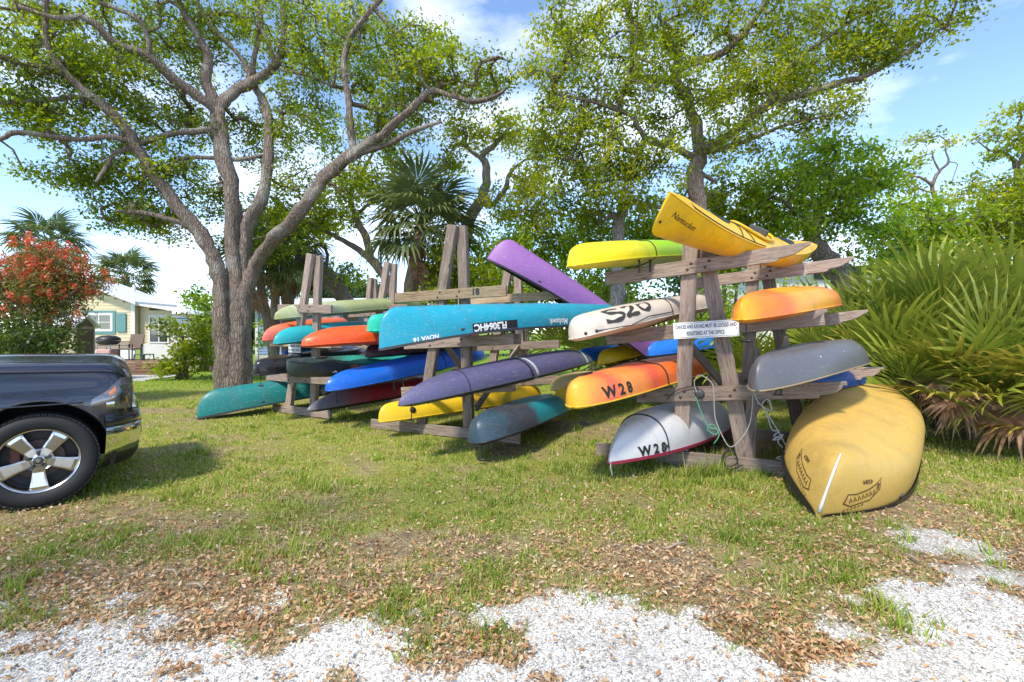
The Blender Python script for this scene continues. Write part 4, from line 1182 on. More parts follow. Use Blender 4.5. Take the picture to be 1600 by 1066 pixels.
# ================================================================ KAYAK RACKS
def board_mesh(L, w, t, cut=None, name='board'):
    """plank along local x (0..L), width w in z, thickness t in y; cut: 'r' / 'l' ragged, undercut end"""
    prof = [(0, -w / 2), (L, -w / 2), (L, w / 2), (0, w / 2)]
    if cut and 'r' in cut:
        prof = [(0, -w / 2), (L - .34, -w / 2), (L - .30, -w / 2 + .03), (L - .16, -w * .18), (L - .03, w * .22), (L, w * .28), (L, w / 2), (0, w / 2)]
    if cut and 'n' in cut:
        prof = [(0, -w / 2), (L - .26, -w / 2), (L - .255, -w * .33), (L - .12, -w * .22), (L - .05, w * .05), (L - .04, w * .26), (L, w * .24), (L, w / 2), (0, w / 2)]
    if cut and 'l' in cut:
        prof = prof[1:-1] + [(.04, w / 2), (0, w * .3), (.16, -w * .3), (.20, -w / 2)]
    n = len(prof)
    V = [(x, -t / 2, z) for x, z in prof] + [(x, t / 2, z) for x, z in prof]
    F = [tuple(range(n)), tuple(range(2 * n - 1, n - 1, -1))] + [(i, i + n, (i + 1) % n + n, (i + 1) % n) for i in range(n)]
    me = mk(name, V, F, WOOD)
    bm = bmesh.new(); bm.from_mesh(me)
    bmesh.ops.recalc_face_normals(bm, faces=bm.faces)
    bmesh.ops.bevel(bm, geom=list(bm.edges), offset=.007, segments=1, affect='EDGES')
    # a little warp, so that no plank is ruler-straight
    for v in bm.verts:
        v.co.y += .006 * math.sin(v.co.x * 2.1 + L)
        v.co.z += .004 * math.sin(v.co.x * 2.9 + 2 * L)
    bm.to_mesh(me); bm.free()
    return me

def plank(parent, name, A, B, w, t, n, cut=None, mat=None):
    """plank from A to B; n: the direction its thickness faces"""
    x = (B - A); L = x.length; x.normalize()
    y = (n - x * n.dot(x)).normalized()
    z = x.cross(y)
    if z.z < 0 and abs(x.z) < .7: y, z = -y, -z
    M = Matrix((x, y, z)).transposed().to_4x4(); M.translation = A
    me = board_mesh(L, w, t, cut, name)
    if mat is not None: me.materials[0] = mat
    o = world_child(name, me, parent, M)
    # bolt heads
    return o

BOLT = MB().lathe([(0, .008), (.012, .007), (.018, 0)], n=8).mesh('bolt', plain('rusty_bolt', (.10, .06, .045), .7, .3, 30, metallic=.5), True)
def a_frame(parent, pl, posts, beams, off=Vector((0, 0, 0)), pw=.165, bw=.165, base=None, doubles=(), mats=None, skip=()):
    """posts, beams: pixel end points lying in plane pl; off moves the frame bodily"""
    n = pl.n
    out = []
    for i, (a, b) in enumerate(posts):
        A, B = pl.at(*a) + off + n * (i * .094), pl.at(*b) + off + n * (i * .094)
        A.z = max(A.z, .0)
        d = (B - A).normalized()
        if A.z > .0: A = A - d * (A.z / d.z)
        A.z = -.03
        out.append(plank(parent, 'post', A, B, pw, .09, n))
    for i, (a, b, cut) in enumerate(beams):
        if i in skip: continue
        A, B = pl.at(*a) + off - n * .0705, pl.at(*b) + off - n * .0705
        last = base is not None and i == base
        if last:
            hA = .075; A.z = hA; B.z = hA
        plank(parent, 'base_beam' if last else 'crossbeam', A, B, bw, .048, n, cut, WOOD2 if (mats and i in mats) else None)
        if not last:
            # carriage bolts where the beam crosses the posts
            for (pa, pb) in posts:
                PA, PB = pl.at(*pa) + off, pl.at(*pb) + off
                u = lambda q: q.dot(pl.u)
                x1, y1, x2, y2, x3, y3, x4, y4 = u(PA), PA.z, u(PB), PB.z, u(A), A.z, u(B), B.z
                den = (x1 - x2) * (y3 - y4) - (y1 - y2) * (x3 - x4)
                if abs(den) < 1e-6: continue
                tt = ((x1 - x3) * (y3 - y4) - (y1 - y3) * (x3 - x4)) / den
                if not 0.02 < tt < .98: continue
                q = PA + (PB - PA) * tt - n * .095
                for dz in (-.035, .035):
                    Mb = Matrix.Translation(q + Vector((0, 0, dz)) + pl.u * dz * .6) @ (-n).to_track_quat('Z', 'Y').to_matrix().to_4x4()
                    world_child('bolt', BOLT, parent, Mb)
        if i in doubles:
            A2, B2 = A + n * (.0705 + .165), B + n * (.0705 + .165)
            plank(parent, 'crossbeam', A2, B2, bw, .048, n)
    return out

KDIR = Vector((math.sin(math.radians(47)), math.cos(math.radians(47)), 0))
# -- right rack
PR = Plane((2.0, 5.65), 25)
R_POSTS = [((1063, 700), (1080, 374)), ((1164, 712), (1097, 372))]
R_BEAMS = [((948, 437), (1266, 391), 'r'), ((950, 528), (1292, 495), 'r'), ((996, 617), (1322, 607), 'n'), ((934, 700), (1262, 728), None)]
rackR = empty('kayak_rack', (2.45, 5.5, 0), 'weathered A-frame rack carrying the locked-and-registered notice', 'rack', 'timber boat racks')
a_frame(rackR, PR, R_POSTS, R_BEAMS, base=3, doubles=(1,), pw=.175, bw=.17)
offR = KDIR * 1.95 + Vector((0, 0, .06))
a_frame(rackR, PR, R_POSTS, R_BEAMS, off=offR, base=3, pw=.165, bw=.165)
def braces(rack, pl, posts, off, mat=None):
    """the crossed members that tie the two frames of a rack together"""
    a0, a1 = pl.at(*posts[0][0]), pl.at(*posts[0][1]); b0, b1 = pl.at(*posts[1][0]), pl.at(*posts[1][1])
    f = lambda p, q, z: p + (q - p) * ((z - p.z) / (q.z - p.z))
    n = pl.n
    side = off.cross(Vector((0, 0, 1))).normalized()
    A = f(a0, a1, 1.42) + n * .22; B_ = f(a0, a1, .35) + off - n * .12
    plank(rack, 'brace', A - side * -.02, B_, .12, .04, side, None, mat)
    A = f(b0, b1, .40) + n * .22; B_ = f(b0, b1, 1.40) + off - n * .12
    plank(rack, 'brace', A + side * .06, B_ + side * .06, .12, .04, side, None, mat)
braces(rackR, PR, R_POSTS, offR)
plank(rackR, 'kicker', PR.at(1172, 705) + PR.n * .21 - Vector((0, 0, PR.at(1172, 705).z)), PR.at(1180, 545) + PR.n * .35, .12, .045, PR.n)
# -- middle rack
PM = Plane((-1.065, 7.21), 25)
M_POSTS = [((660, 656), (708, 352)), ((728, 665), (717, 352))]
M_BEAMS = [((622, 466), (795, 455), None), ((636, 538), (806, 530), None), ((632, 612), (808, 602), None), ((585, 661), (816, 686), None)]
rackM = empty('kayak_rack', (-1.0, 7.2, 0), 'tall pale A-frame rack with a painted 18 on its top beam', 'rack', 'timber boat racks')
a_frame(rackM, PM, M_POSTS, M_BEAMS, base=3, doubles=(1,), mats=(0,), pw=.16, bw=.155)
offM = Vector((.86, 2.15, -.12))
a_frame(rackM, PM, M_POSTS, M_BEAMS, off=offM, base=3, pw=.16, bw=.15)
plank(rackM, 'crossbeam', P(716, 471, 9.4), P(899, 459, 8.75), .16, .048, PM.n, None, WOOD2)
braces(rackM, PM, M_POSTS, offM)
flat_text('18', .13, INK, rackM, Matrix.Translation(PM.at(748, 457) - PM.n * .102) @ Matrix.Rotation(math.radians(-25), 4, 'Z') @ Matrix.Rotation(math.pi / 2, 4, 'X'), bold=.004)
# -- left rack
PL = Plane((-3.9, 8.95), 30)
L_POSTS = [((452, 632), (486, 397)), ((484, 627), (492, 399))]
L_BEAMS = [((440, 482), (524, 484), None), ((428, 535), (524, 538), None), ((422, 588), (562, 597), None), ((432, 634), (523, 652), None)]
rackL = empty('kayak_rack', (-3.85, 8.95, 0), 'A-frame rack nearest the big oak with a small white notice', 'rack', 'timber boat racks')
a_frame(rackL, PL, L_POSTS, L_BEAMS, base=3, doubles=(1,), pw=.16, bw=.15, mats=(1,))
offL = Vector((.95, 1.85, .12))
a_frame(rackL, PL, L_POSTS, L_BEAMS, off=offL, base=3, pw=.16, bw=.15)
braces(rackL, PL, L_POSTS, offL)
# -- a frame of a further rack behind
PF = Plane((-3.6, 12.6), 30)
rackF = empty('kayak_rack', (-3.6, 12.6, 0), 'bare A-frame of a farther rack showing above the olive canoe', 'rack', 'timber boat racks')
a_frame(rackF, PF, [((566, 606), (579, 434)), ((590, 608), (581, 436))], [((548, 492), (640, 486), None), ((545, 545), (640, 545), None), ((540, 606), (640, 614), None)], base=2, pw=.16, bw=.15)

# -- notices
def notice(label, pl, c_px, w, h, lines, size, tilt=0.0, fwd=.11, yaw=-25):
    c = pl.at(*c_px) - pl.n * fwd
    R = Matrix.Translation(c) @ Matrix.Rotation(math.radians(yaw), 4, 'Z') @ Matrix.Rotation(math.pi / 2, 4, 'X') @ Matrix.Rotation(tilt, 4, 'Z')
    s = empty('notice_sign', c, label, 'sign', mat=R)
    new_obj('plate', MB().mm((-w / 2, -h / 2, -.006), (w / 2, h / 2, 0)).mesh('plate', WHITE, bevel=.002), s)
    bd = MB()
    e = .012
    for (a, b, c_, d) in ((-w / 2 + e, w / 2 - e, h / 2 - e - .004, h / 2 - e), (-w / 2 + e, w / 2 - e, -h / 2 + e, -h / 2 + e + .004)):
        bd.mm((a, c_, .0005), (b, d, .0015))
    new_obj('border', bd.mesh('border', DARKGREY), s)
    for i, (txt, dy) in enumerate(lines):
        flat_text(txt, size, plain('sign_ink', (.03, .035, .09), .6), s, R @ Matrix.Translation((0, dy, .003)), bold=.0012, fit=w * (.93 if len(txt) > 30 or w < .5 else .58))
    for sx in (-1, 1):
        new_obj('screw', MB().lathe([(0, .006), (.006, .005), (.009, 0)], n=8).mesh('screw', STEEL), s, Matrix.Translation((sx * w * .46, 0, 0)))
    return s
notice('white rectangular notice nailed across the right rack posts', PR, (1103, 515), .70, .19, [('CANOES AND KAYAKS MUST BE LOCKED AND', .04), ('REGISTERED AT THE OFFICE.', -.04)], .062, math.radians(3.2))
notice('small white notice on the rack nearest the big oak', PL, (468, 544), .36, .17, [('CANOES AND', .038), ('KAYAKS ONLY', -.038)], .062, math.radians(-1), yaw=-30)

# ================================================================ BOATS
class Hull:
    def __init__(s, L, B, D, C=.1, rise=.1, stem=.3, stp=2.2, fp=2.3, fq=.75, n=2.6, nend=1.35, rocker=.03, endw=.018, tip=.03, canoe=False, ridge=0.0, rise2=None):
        s.__dict__.update(locals())
        s.rise2 = rise if rise2 is None else rise2
    def dims(s, t):
        e = abs(2 * t - 1)
        rise = s.rise if t < .5 else s.rise2
        b = s.endw + (s.B / 2 - s.endw) * max(0.0, 1 - e ** s.fp) ** s.fq
        g = s.D + rise * e ** 2.4
        k = s.rocker * e ** 2
        d = min(t, 1 - t) * s.L
        if d < s.stem:
            u = 1 - d / s.stem
            k += (g - k - s.tip) * (1 - (1 - u ** s.stp) ** (1 / s.stp))
        n = s.nend + (s.n - s.nend) * (1 - e ** 2) 
        c = s.C * (1 - .55 * e ** 2) * min(1, b / (.35 * s.B / 2 + 1e-6))
        return b, g, k, n, c
    def section(s, t, th):
        """th -1..1: sheer - keel - sheer"""
        b, g, k, n, c = s.dims(t)
        a = abs(th) * math.pi / 2
        y = b * math.sin(a) ** (2 / n) if a > 0 else 0.0
        z = k + (g - k) * (1 - max(0.0, math.cos(a)) ** (2 / n))
        if s.ridge:
            e = 1 - abs(2 * t - 1) ** 4
            z += s.ridge * e * (math.cos(abs(th) * math.pi * 4.0) - 1) * -.5 * max(0, 1 - abs(th) * 1.25)
        return Vector((t * s.L, math.copysign(y, th), z))
    def deck(s, t, ph):
        b, g, k, n, c = s.dims(t)
        return Vector((t * s.L, b * ph, g + c * (1 - abs(ph) ** 2.2)))
    def surf(s, x, side, v):
        """point and outward normal on the hull: x along, v metres up from the sheer toward the keel"""
        t = x / s.L
        pts = [s.section(t, side * q) for q in np.linspace(1, 0, 40)]
        acc = 0
        p = pts[-1]; tg = pts[-1] - pts[-2]
        for a, b in zip(pts, pts[1:]):
            l = (b - a).length
            if acc + l >= v:
                p = a + (b - a) * ((v - acc) / max(l, 1e-9)); tg = b - a; break
            acc += l
        t2 = min(.999, t + .004)
        fx = s.section(t2, side * .5) - s.section(t, side * .5)
        nr = fx.cross(tg).normalized() * (1 if side < 0 else -1)
        if nr.y * side < 0 and abs(nr.y) > .15: nr = -nr
        return p, nr

def stations(n): return [.5 - .5 * math.cos(math.pi * i / n) for i in range(n + 1)]

def boat_matrix(near, far, roll, zref):
    x = (far - near).normalized()
    z = Vector((0, 0, 1)); z = (z - x * z.dot(x)).normalized()
    y = z.cross(x)
    M = Matrix((x, y, z)).transposed()
    M = M @ Matrix.Rotation(math.radians(roll), 3, 'X')
    M4 = M.to_4x4()
    M4.translation = near - M @ Vector((0, 0, zref))
    return M4

def put_text(root, h, body, x0, v0, size, mat, side, flip=False, bold=0.0, space=1.0, name='lettering', inv=False, slant=0.0):
    """lettering laid onto the hull; text starts x0 from the near tip, v0 up from the sheer.
    flip: turned upside down (painted on the boat the right way up)"""
    me = flat_text(body, size, mat, None, None, align='LEFT', bold=bold, space=space)
    bm = bmesh.new(); bm.from_mesh(me)
    bmesh.ops.triangulate(bm, faces=bm.faces)
    bmesh.ops.subdivide_edges(bm, edges=[e for e in bm.edges if e.calc_length() > size * .3], cuts=2)
    wid = max(v.co.x for v in bm.verts)
    for v in bm.verts:
        u, w = v.co.x + slant * v.co.y, v.co.y
        if flip: u, w = wid - u, -w
        if inv: w = -w; 
        p, n = h.surf(x0 + u, side, v0 + w)
        v.co = p + n * .005
    bm.to_mesh(me); bm.free()
    return new_obj(name, me, root)

def ribbon(root, h, strokes, width, mat, side, x0, v0, sx, sy, name='painted_letters', shear=0.0):
    """hand-sprayed strokes: lists of (u, v) 0..1 mapped onto the hull"""
    m = MB()
    for st in strokes:
        q = smooth_path(st, 6)
        V, F = [], []
        for i in range(len(q)):
            d = q[min(i + 1, len(q) - 1)] - q[max(i - 1, 0)]
            d = np.array([d[0] * sx, d[1] * sy]); d /= np.linalg.norm(d) + 1e-9
            nn = np.array([-d[1], d[0]])
            ww = width * (1 + .25 * math.sin(i * .7))
            for sg in (-1, 1):
                u = x0 + q[i][0] * sx + shear * q[i][1] + nn[0] * sg * ww / 2
                v = v0 + q[i][1] * sy + nn[1] * sg * ww / 2
                p, nrm = h.surf(u, side, v)
                V.append(p + nrm * .005)
        for i in range(len(q) - 1):
            F.append((2 * i, 2 * i + 1, 2 * i + 3, 2 * i + 2))
        m.add(V, F)
    return new_obj(name, m.mesh(name, mat), root)

def hull_loop(root, h, x, mat, r=.008, name='strap', drop=None, x2=None, wide=None):
    """a strap or cord round the boat at x (to x2 on the other side)"""
    x2 = x if x2 is None else x2
    pts = []
    for th in np.linspace(-1, 1, 25):
        xx = x + (x2 - x) * (th + 1) / 2
        p = h.section(xx / h.L, th)
        b, g, k, n, c = h.dims(xx / h.L)
        cen = Vector((xx, 0, g))
        pts.append(p + (p - cen).normalized() * (r * .8))
    if not h.canoe:
        for ph in np.linspace(1, -1, 9)[1:-1]:
            p = h.deck(x2 / h.L, ph); pts.append(p + Vector((0, 0, r)))
    pts.append(pts[0].copy())
    m = MB()
    if wide:
        V, F = [], []
        for q in pts: V += [q + Vector((-wide / 2, 0, 0)), q + Vector((wide / 2, 0, 0))]
        for i in range(len(pts) - 1): F.append((2 * i, 2 * i + 1, 2 * i + 3, 2 * i + 2))
        m.add(V, F)
    else:
        m.tube(pts, r, 5)
    return new_obj(name, m.mesh(name, mat, True), root)

def toggle(root, h, x, mat=BLACK, drop=.17, handle=.055):
    """carry handle on its cord, hanging straight down from the bow"""
    up = full_matrix(root).to_3x3()
    down = (up.inverted() @ Vector((0, 0, -1))).normalized()
    b, g, k, n, c = h.dims(x / h.L)
    p = h.deck(x / h.L, 0) 
    q = p + down * drop
    cord = MB().tube([p - down * .02, q], .006, 5)
    o = new_obj('toggle_cord', cord.mesh('toggle_cord', ROPEB), root)
    s = down.cross(Vector((1, 0, 0))).normalized()
    hd = MB().tube([q - s * handle, q - s * handle * .6, q + s * handle * .6, q + s * handle], [.010, .016, .016, .010], 8)
    new_obj('toggle_handle', hd.mesh('toggle_handle', mat, True), root)

def build_kayak(label, h, near, far, roll, hull_mat, deck_mat=None, group='boats stored on the racks', name='kayak', cockpit=None, wells=(), hatch=(), zref=None, tog=None, cat='kayak', lines=()):
    b0, g0, k0, n0, c0 = h.dims(0.0)
    zref = (h.dims(.04)[1] * .5 if zref is None else zref)
    M = boat_matrix(near, far, roll, zref)
    root = empty(name, near, label, cat, group, mat=M)
    ts = stations(44)
    nv = 25
    V = [h.section(t, th) for t in ts for th in np.linspace(-1, 1, nv)]
    new_obj('hull', mk('hull', V, grid_faces(len(ts), nv) + [tuple(range(nv)), tuple(range(44 * nv + nv - 1, 44 * nv - 1, -1))], hull_mat, True), root)
    nd = 15
    V = []
    for t in ts:
        for ph in np.linspace(-1, 1, nd):
            p = h.deck(t, ph)
            for (cx, rx, ry, dep) in wells:
                q = ((p.x - cx) / rx) ** 2 + (p.y / ry) ** 2
                if q < 1: p.z -= dep * min(1, (1 - q) * 2.6)
            V.append(p)
    new_obj('deck', mk('deck', V, grid_faces(len(ts), nd, True), deck_mat or hull_mat, True), root)
    # the seam flange between hull and deck
    m = MB()
    for sg in (-1, 1):
        m.tube([h.deck(t, sg) for t in ts], .009, 5)
    new_obj('seam', m.mesh('seam', deck_mat or hull_mat, True), root)
    if cockpit:
        cx, rx, ry = cockpit
        pts = []
        for i in range(29):
            a = 2 * math.pi * i / 28
            x = cx + rx * math.cos(a) * (1.1 if math.cos(a) < 0 else 1); y = ry * math.sin(a) * (1 - .25 * math.cos(a) * -1 * .5)
            p = h.deck(x / h.L, y / h.dims(x / h.L)[0]); pts.append(p + Vector((0, 0, .022)))
        new_obj('cockpit_rim', MB().tube(pts, .016, 7).mesh('cockpit_rim', deck_mat or hull_mat, True), root)
        cen = sum(pts[:-1], Vector()) / 28
        inner = [cen + (p - cen) * .94 + Vector((0, 0, -.012)) for p in pts[:-1]]
        low = [cen + (p - cen) * .80 + Vector((0, 0, -.14)) for p in pts[:-1]]
        F = [(i, (i + 1) % 28, 28 + (i + 1) % 28, 28 + i) for i in range(28)] + [tuple(range(28, 56))]
        new_obj('cockpit_well', mk('cockpit_well', inner + low, F, BLACK), root)
        st = MB().box(cen + Vector((-.02, 0, -.085)), (rx * .8, ry * 1.2, .05)).box(cen + Vector((rx * .42, 0, -.02)), (.05, ry * 1.15, .17))
        new_obj('seat', st.mesh('seat', DARKGREY, bevel=.012), root)
    for (cx, rx, ry) in hatch:
        V, F = [], []
        ring = []
        cen = h.deck(cx / h.L, 0) + Vector((0, 0, .014))
        for i in range(20):
            a = 2 * math.pi * i / 20
            x = cx + rx * math.cos(a); y = ry * math.sin(a)
            p = h.deck(x / h.L, y / h.dims(x / h.L)[0]); ring.append(p)
        V = [p - Vector((0, 0, .004)) for p in ring] + [p + Vector((0, 0, .012)) for p in ring] + [cen]
        F = [(i, (i + 1) % 20, 20 + (i + 1) % 20, 20 + i) for i in range(20)] + [(20 + i, 20 + (i + 1) % 20, 40) for i in range(20)]
        new_obj('hatch_cover', mk('hatch_cover', V, F, BLACK, True), root)
    for pts in lines:
        q = [h.deck(x / h.L, ph) + Vector((0, 0, .008)) for (x, ph) in smooth_path(pts, 5)]
        new_obj('deck_line', MB().tube(q, .005, 5).mesh('deck_line', ROPEB), root)
    if tog: toggle(root, h, tog)
    return root

def build_canoe(label, h, near, far, roll, mat, gun=BLACK, rail=.022, group='boats stored on the racks', zref=None, inner=None, seats=True, name='canoe'):
    zref = (h.dims(.02)[1] * .55 if zref is None else zref)
    M = boat_matrix(near, far, roll, zref)
    root = empty(name, near, label, 'canoe', group, mat=M)
    ts = stations(48); nv = 27
    th = np.linspace(-1, 1, nv)
    V = [h.section(t, a) for t in ts for a in th]
    new_obj('hull', mk('hull', V, grid_faces(len(ts), nv) + [tuple(range(nv)), tuple(range(48 * nv + nv - 1, 48 * nv - 1, -1))], mat, True), root)
    hi = Hull(**{k: v for k, v in h.__dict__.items() if k not in ('s',)}) if False else h
    Vi = []
    for t in ts:
        b, g, k, n, c = h.dims(t)
        for a in th:
            p = h.section(t, a)
            f = max(0.0, (b - .012) / b)
            Vi.append(Vector((p.x, p.y * f, min(g, p.z + .012 * (1 - abs(a) ** 4)))))
    new_obj('inner_skin', mk('inner_skin', Vi, grid_faces(len(ts), nv, True), inner or mat, True), root)
    for sg in (-1, 1):
        pts = [h.section(t, sg) for t in ts]
        m = MB()
        V, F = [], []
        for p in pts:
            o = Vector((0, sg, 0))
            V += [p + o * .016 + Vector((0, 0, -rail)), p + o * .016 + Vector((0, 0, .010)), p - o * .02 + Vector((0, 0, .010)), p - o * .02 + Vector((0, 0, -.012))]
        for i in range(len(pts) - 1):
            for k in range(4):
                q = (4 * i + k, 4 * i + (k + 1) % 4, 4 * i + 4 + (k + 1) % 4, 4 * i + 4 + k)
                F.append(q)
        F += [(0, 1, 2, 3), tuple(4 * (len(pts) - 1) + k for k in range(4))]
        new_obj('gunwale', mk('gunwale', V, F, gun), root)
    if seats:
        for f in (.3, .52, .74):
            b, g, k, n, c = h.dims(f)
            new_obj('thwart', MB().mm((f * h.L - .03, -b + .01, g - .05), (f * h.L + .03, b - .01, g - .028)).mesh('thwart', WOOD2, bevel=.004), root)
        for f in (.22, .80):
            b, g, k, n, c = h.dims(f)
            new_obj('seat', MB().mm((f * h.L - .13, -b + .012, g - .09), (f * h.L + .13, b - .012, g - .055)).mesh('seat', DARKGREY, bevel=.01), root)
    for e in (.0, 1.0):
        # little deck plates closing the ends
        q = [.004, .02, .04, .055] if e == 0 else [.996, .98, .96, .945]
        V = []
        for t in q:
            for sg in (-1, 1):
                p = h.section(t, sg); V.append(p + Vector((0, 0, .013)))
        F = [(2 * i, 2 * i + 1, 2 * i + 3, 2 * i + 2) for i in range(3)]
        new_obj('end_deck', mk('end_deck', V, F, gun), root)
    return root

def rivets(root, h, xs, v, side, mat=STEEL, r=.012):
    for x in xs:
        p, n = h.surf(x, side, v)
        M = Matrix.Translation(p) @ n.to_track_quat('Z', 'Y').to_matrix().to_4x4()
        new_obj('rivet', MB().lathe([(0, r * .55), (r * .7, r * .4), (r, 0)], n=8).mesh('rivet', mat, True), root, M)

Y_ = (0.78, 0.47, 0.012); OR = (0.85, 0.22, 0.02); RD = (0.75, 0.07, 0.02)
# ------------- right rack
h = Hull(4.3, .60, .26, .11, rise=.20, stem=.16, stp=2.6, fp=2.2, fq=.8, n=2.3, nend=1.25, rocker=.05, tip=.30, endw=.012)
y_sea = plastic('yellow_hull', [(0, (0.80, 0.47, 0.008))], rough=.36, wear=.1)
k = build_kayak('long yellow touring kayak with pointed bow lying on the top beam', h, P(1038, 317, 4.35), P(1152, 354, 5.42), 32, y_sea, cockpit=(2.0, .42, .21), hatch=[(1.05, .22, .12), (3.05, .22, .13)], zref=.36,
            lines=[[(.35, .9), (.8, .93), (1.4, .95), (1.9, .96)], [(.35, -.9), (.8, -.93), (1.4, -.95), (1.9, -.96)], [(1.3, -.95), (1.42, 0), (1.3, .95)], [(1.6, -.95), (1.52, 0), (1.6, .95)], [(.2, 0), (.35, .9)], [(.2, 0), (.35, -.9)]])
put_text(k, h, 'Nantucket', .13, .14, .085, INK, -1, bold=0, slant=.3, inv=True)
new_obj('bow_bolt', MB().lathe([(0, .01), (.012, .008), (.016, 0)], n=8).mesh('bow_bolt', BLACK, True), k, Matrix.Translation(h.surf(.05, -1, .26)[0]) @ h.surf(.05, -1, .26)[1].to_track_quat('Z', 'Y').to_matrix().to_4x4())
h = Hull(3.3, .68, .24, .09, rise=.04, stem=.35, stp=2.4, fp=2.6, fq=.62, n=2.8, rocker=.05, tip=.10, ridge=.03)
k = build_kayak('upturned lime green kayak with a yellow end on the top beam', h, P(889, 397, 5.05), P(990, 394, 5.95), 180, plastic('lime_hull', [(0.06, (0.82, 0.64, 0.01)), (.22, (0.74, .64, .012)), (.42, (0.32, .56, .012)), (1, (0.20, .46, .015))], L=3.3, blotch=.1, wear=.08), plastic('lime_deck', [(0.06, (0.75, 0.58, 0.01)), (.3, (0.5, .5, .012)), (1, (0.20, .42, .015))], L=3.3), zref=.15)
hull_loop(k, h, 1.25, ROPEB, .006)
for x in (.95, 1.2):
    new_obj('strap', MB().tube([(x, .25, .2), (x - .02, .29, .3), (x - .03, .28, .42)], .012, 5).mesh('strap', BLACK), k)
h = Hull(3.2, .72, .25, .08, rise=.03, stem=.26, stp=2.8, fp=3.0, fq=.54, n=3.2, nend=1.8, rocker=.05, tip=.12, endw=.012, ridge=.02)
k = build_kayak('upturned beige kayak with S20 sprayed in black on its side', h, P(893, 509, 4.95), P(1000, 488, 5.9), 172, plastic('beige_hull', [(0, (0.62, 0.53, 0.43))], wear=.3, rough=.55), zref=.14)
S20 = [[(.30, .93), (.17, 1.0), (.05, .86), (.08, .62), (.22, .52), (.33, .36), (.28, .12), (.12, .04), (0, .14)],
       [(.40, .80), (.46, .97), (.56, .95), (.58, .75), (.50, .45), (.40, .15), (.52, .18), (.66, .20)],
       [(.80, .98), (.72, .72), (.74, .42), (.84, .26), (.95, .44), (.96, .75), (.88, .97), (.80, .98)]]
ribbon(k, h, S20, .042, plain('spray_paint', (.035, .032, .03), .7), 1, .30, .075, .78, .20, shear=.05)
hull_loop(k, h, 1.5, ROPEB, .006)
new_obj('bungee', MB().tube([h.surf(.16, 1, .03)[0] + Vector((0, .01, 0)), h.surf(.6, 1, .02)[0] + Vector((0, .02, .02)), h.surf(.95, 1, .05)[0] + Vector((0, .012, 0)), h.surf(1.5, 1, .04)[0] + Vector((0, .012, 0))], .006, 5).mesh('bungee', ROPEB), k)
for x, v in ((.06, .03), (.16, .03)):
    p, n = h.surf(x, 1, v)
    new_obj('pad_eye', MB().lathe([(0, .012), (.014, .01), (.018, 0)], n=8).mesh('pad_eye', BLACK, True), k, Matrix.Translation(p) @ n.to_track_quat('Z', 'Y').to_matrix().to_4x4())
h = Hull(3.0, .68, .26, .09, rise=.03, stem=.34, stp=2.3, fp=2.5, fq=.62, n=2.7, nend=1.5, rocker=.05, tip=.10, ridge=.03)
k = build_kayak('upturned yellow-orange kayak on the right arm of the middle beam', h, P(1157, 477, 4.5), P(1218, 470, 5.22), 180, plastic('mango_hull', [(0, (.8, .36, .015)), (.06, (.82, .20, .02)), (.16, (.82, .15, .02)), (.27, (.80, .33, .015)), (.5, (.78, .36, .012)), (.72, (.82, .22, .03)), (.88, (.80, .10, .04)), (1, (.78, .08, .04))], L=3.0, blotch=.16, wear=.06, rough=.34), zref=.15, tog=.12)
h = Hull(3.4, .74, .28, .07, rise=.04, stem=.24, stp=2.7, fp=3.0, fq=.54, n=3.0, nend=2.0, rocker=.05, tip=.10, endw=.012, ridge=.03)
k = build_kayak('upturned orange and red kayak lettered W28 on the lower left arm', h, P(893, 614, 4.6), P(1010, 585, 5.85), 176, plastic('sunset_hull', [(0, (.82, .45, .03)), (.06, (.83, .25, .05)), (.11, (.80, .13, .06)), (.17, (.84, .28, .06)), (.26, (.84, .25, .05)), (.33, (.80, .10, .05)), (.42, (.85, .17, .02)), (.8, (.82, .12, .02)), (1, (.8, .3, .02))], L=3.4, blotch=.13, wear=.05, rough=.36), plastic('yellow_deck', [(0, (.78, .46, .015))]), zref=.18, tog=.2)
put_text(k, h, 'W 2 8', .24, .09, .155, INK, 1, bold=.006)
for x in (1.42,): hull_loop(k, h, x, ROPEB, .009, x2=1.42)
new_obj('carry_handle', MB().box(h.section(.085, 0) + Vector((0, 0, -.012)), (.22, .03, .018)).mesh('carry_handle', BLACK, bevel=.005), k)
h = Hull(2.75, .70, .30, .05, rise=.06, stem=.22, stp=2.0, fp=2.6, fq=.66, n=2.9, nend=1.3, rocker=.05, tip=.05, ridge=0)
k = build_kayak('upturned dull grey kayak with bare rivets on the lower right arm', h, P(1180, 583, 4.45), P(1262, 564, 5.2), 176, plastic('grey_hull', [(0, (.10, .10, .11)), (.5, (.13, .13, .135)), (1, (.1, .1, .1))], wear=.06, rough=.36), plastic('dun_deck', [(0, (.30, .22, .10))]), zref=.19)
rivets(k, h, (.8, 1.35, 1.9), .20, 1)
h = Hull(3.4, .84, .40, 0, rise=.06, stem=.95, stp=1.7, fp=2.6, fq=.95, n=2.7, nend=1.4, rocker=.03, tip=.05, canoe=True)
k = build_canoe('upturned white canoe with crimson rail lettered W28 lying over the base beam', h, P(953, 706, 5.0), P(1040, 678, 5.95), 180, plastic('white_hull', [(0, (.62, .61, .60))], wear=.2, rough=.3), plain('crimson_rail', (.30, .02, .05), .5), zref=.34)
put_text(k, h, 'W 2 8', .30, .07, .14, INK, 1, bold=.006)
hull_loop(k, h, .70, ROPEB, .008)
new_obj('painter_line', MB().tube([(.02, 0, .44), (-.02, .02, .50), (0, .03, .58)], .008, 5).mesh('painter_line', ROPE), k)
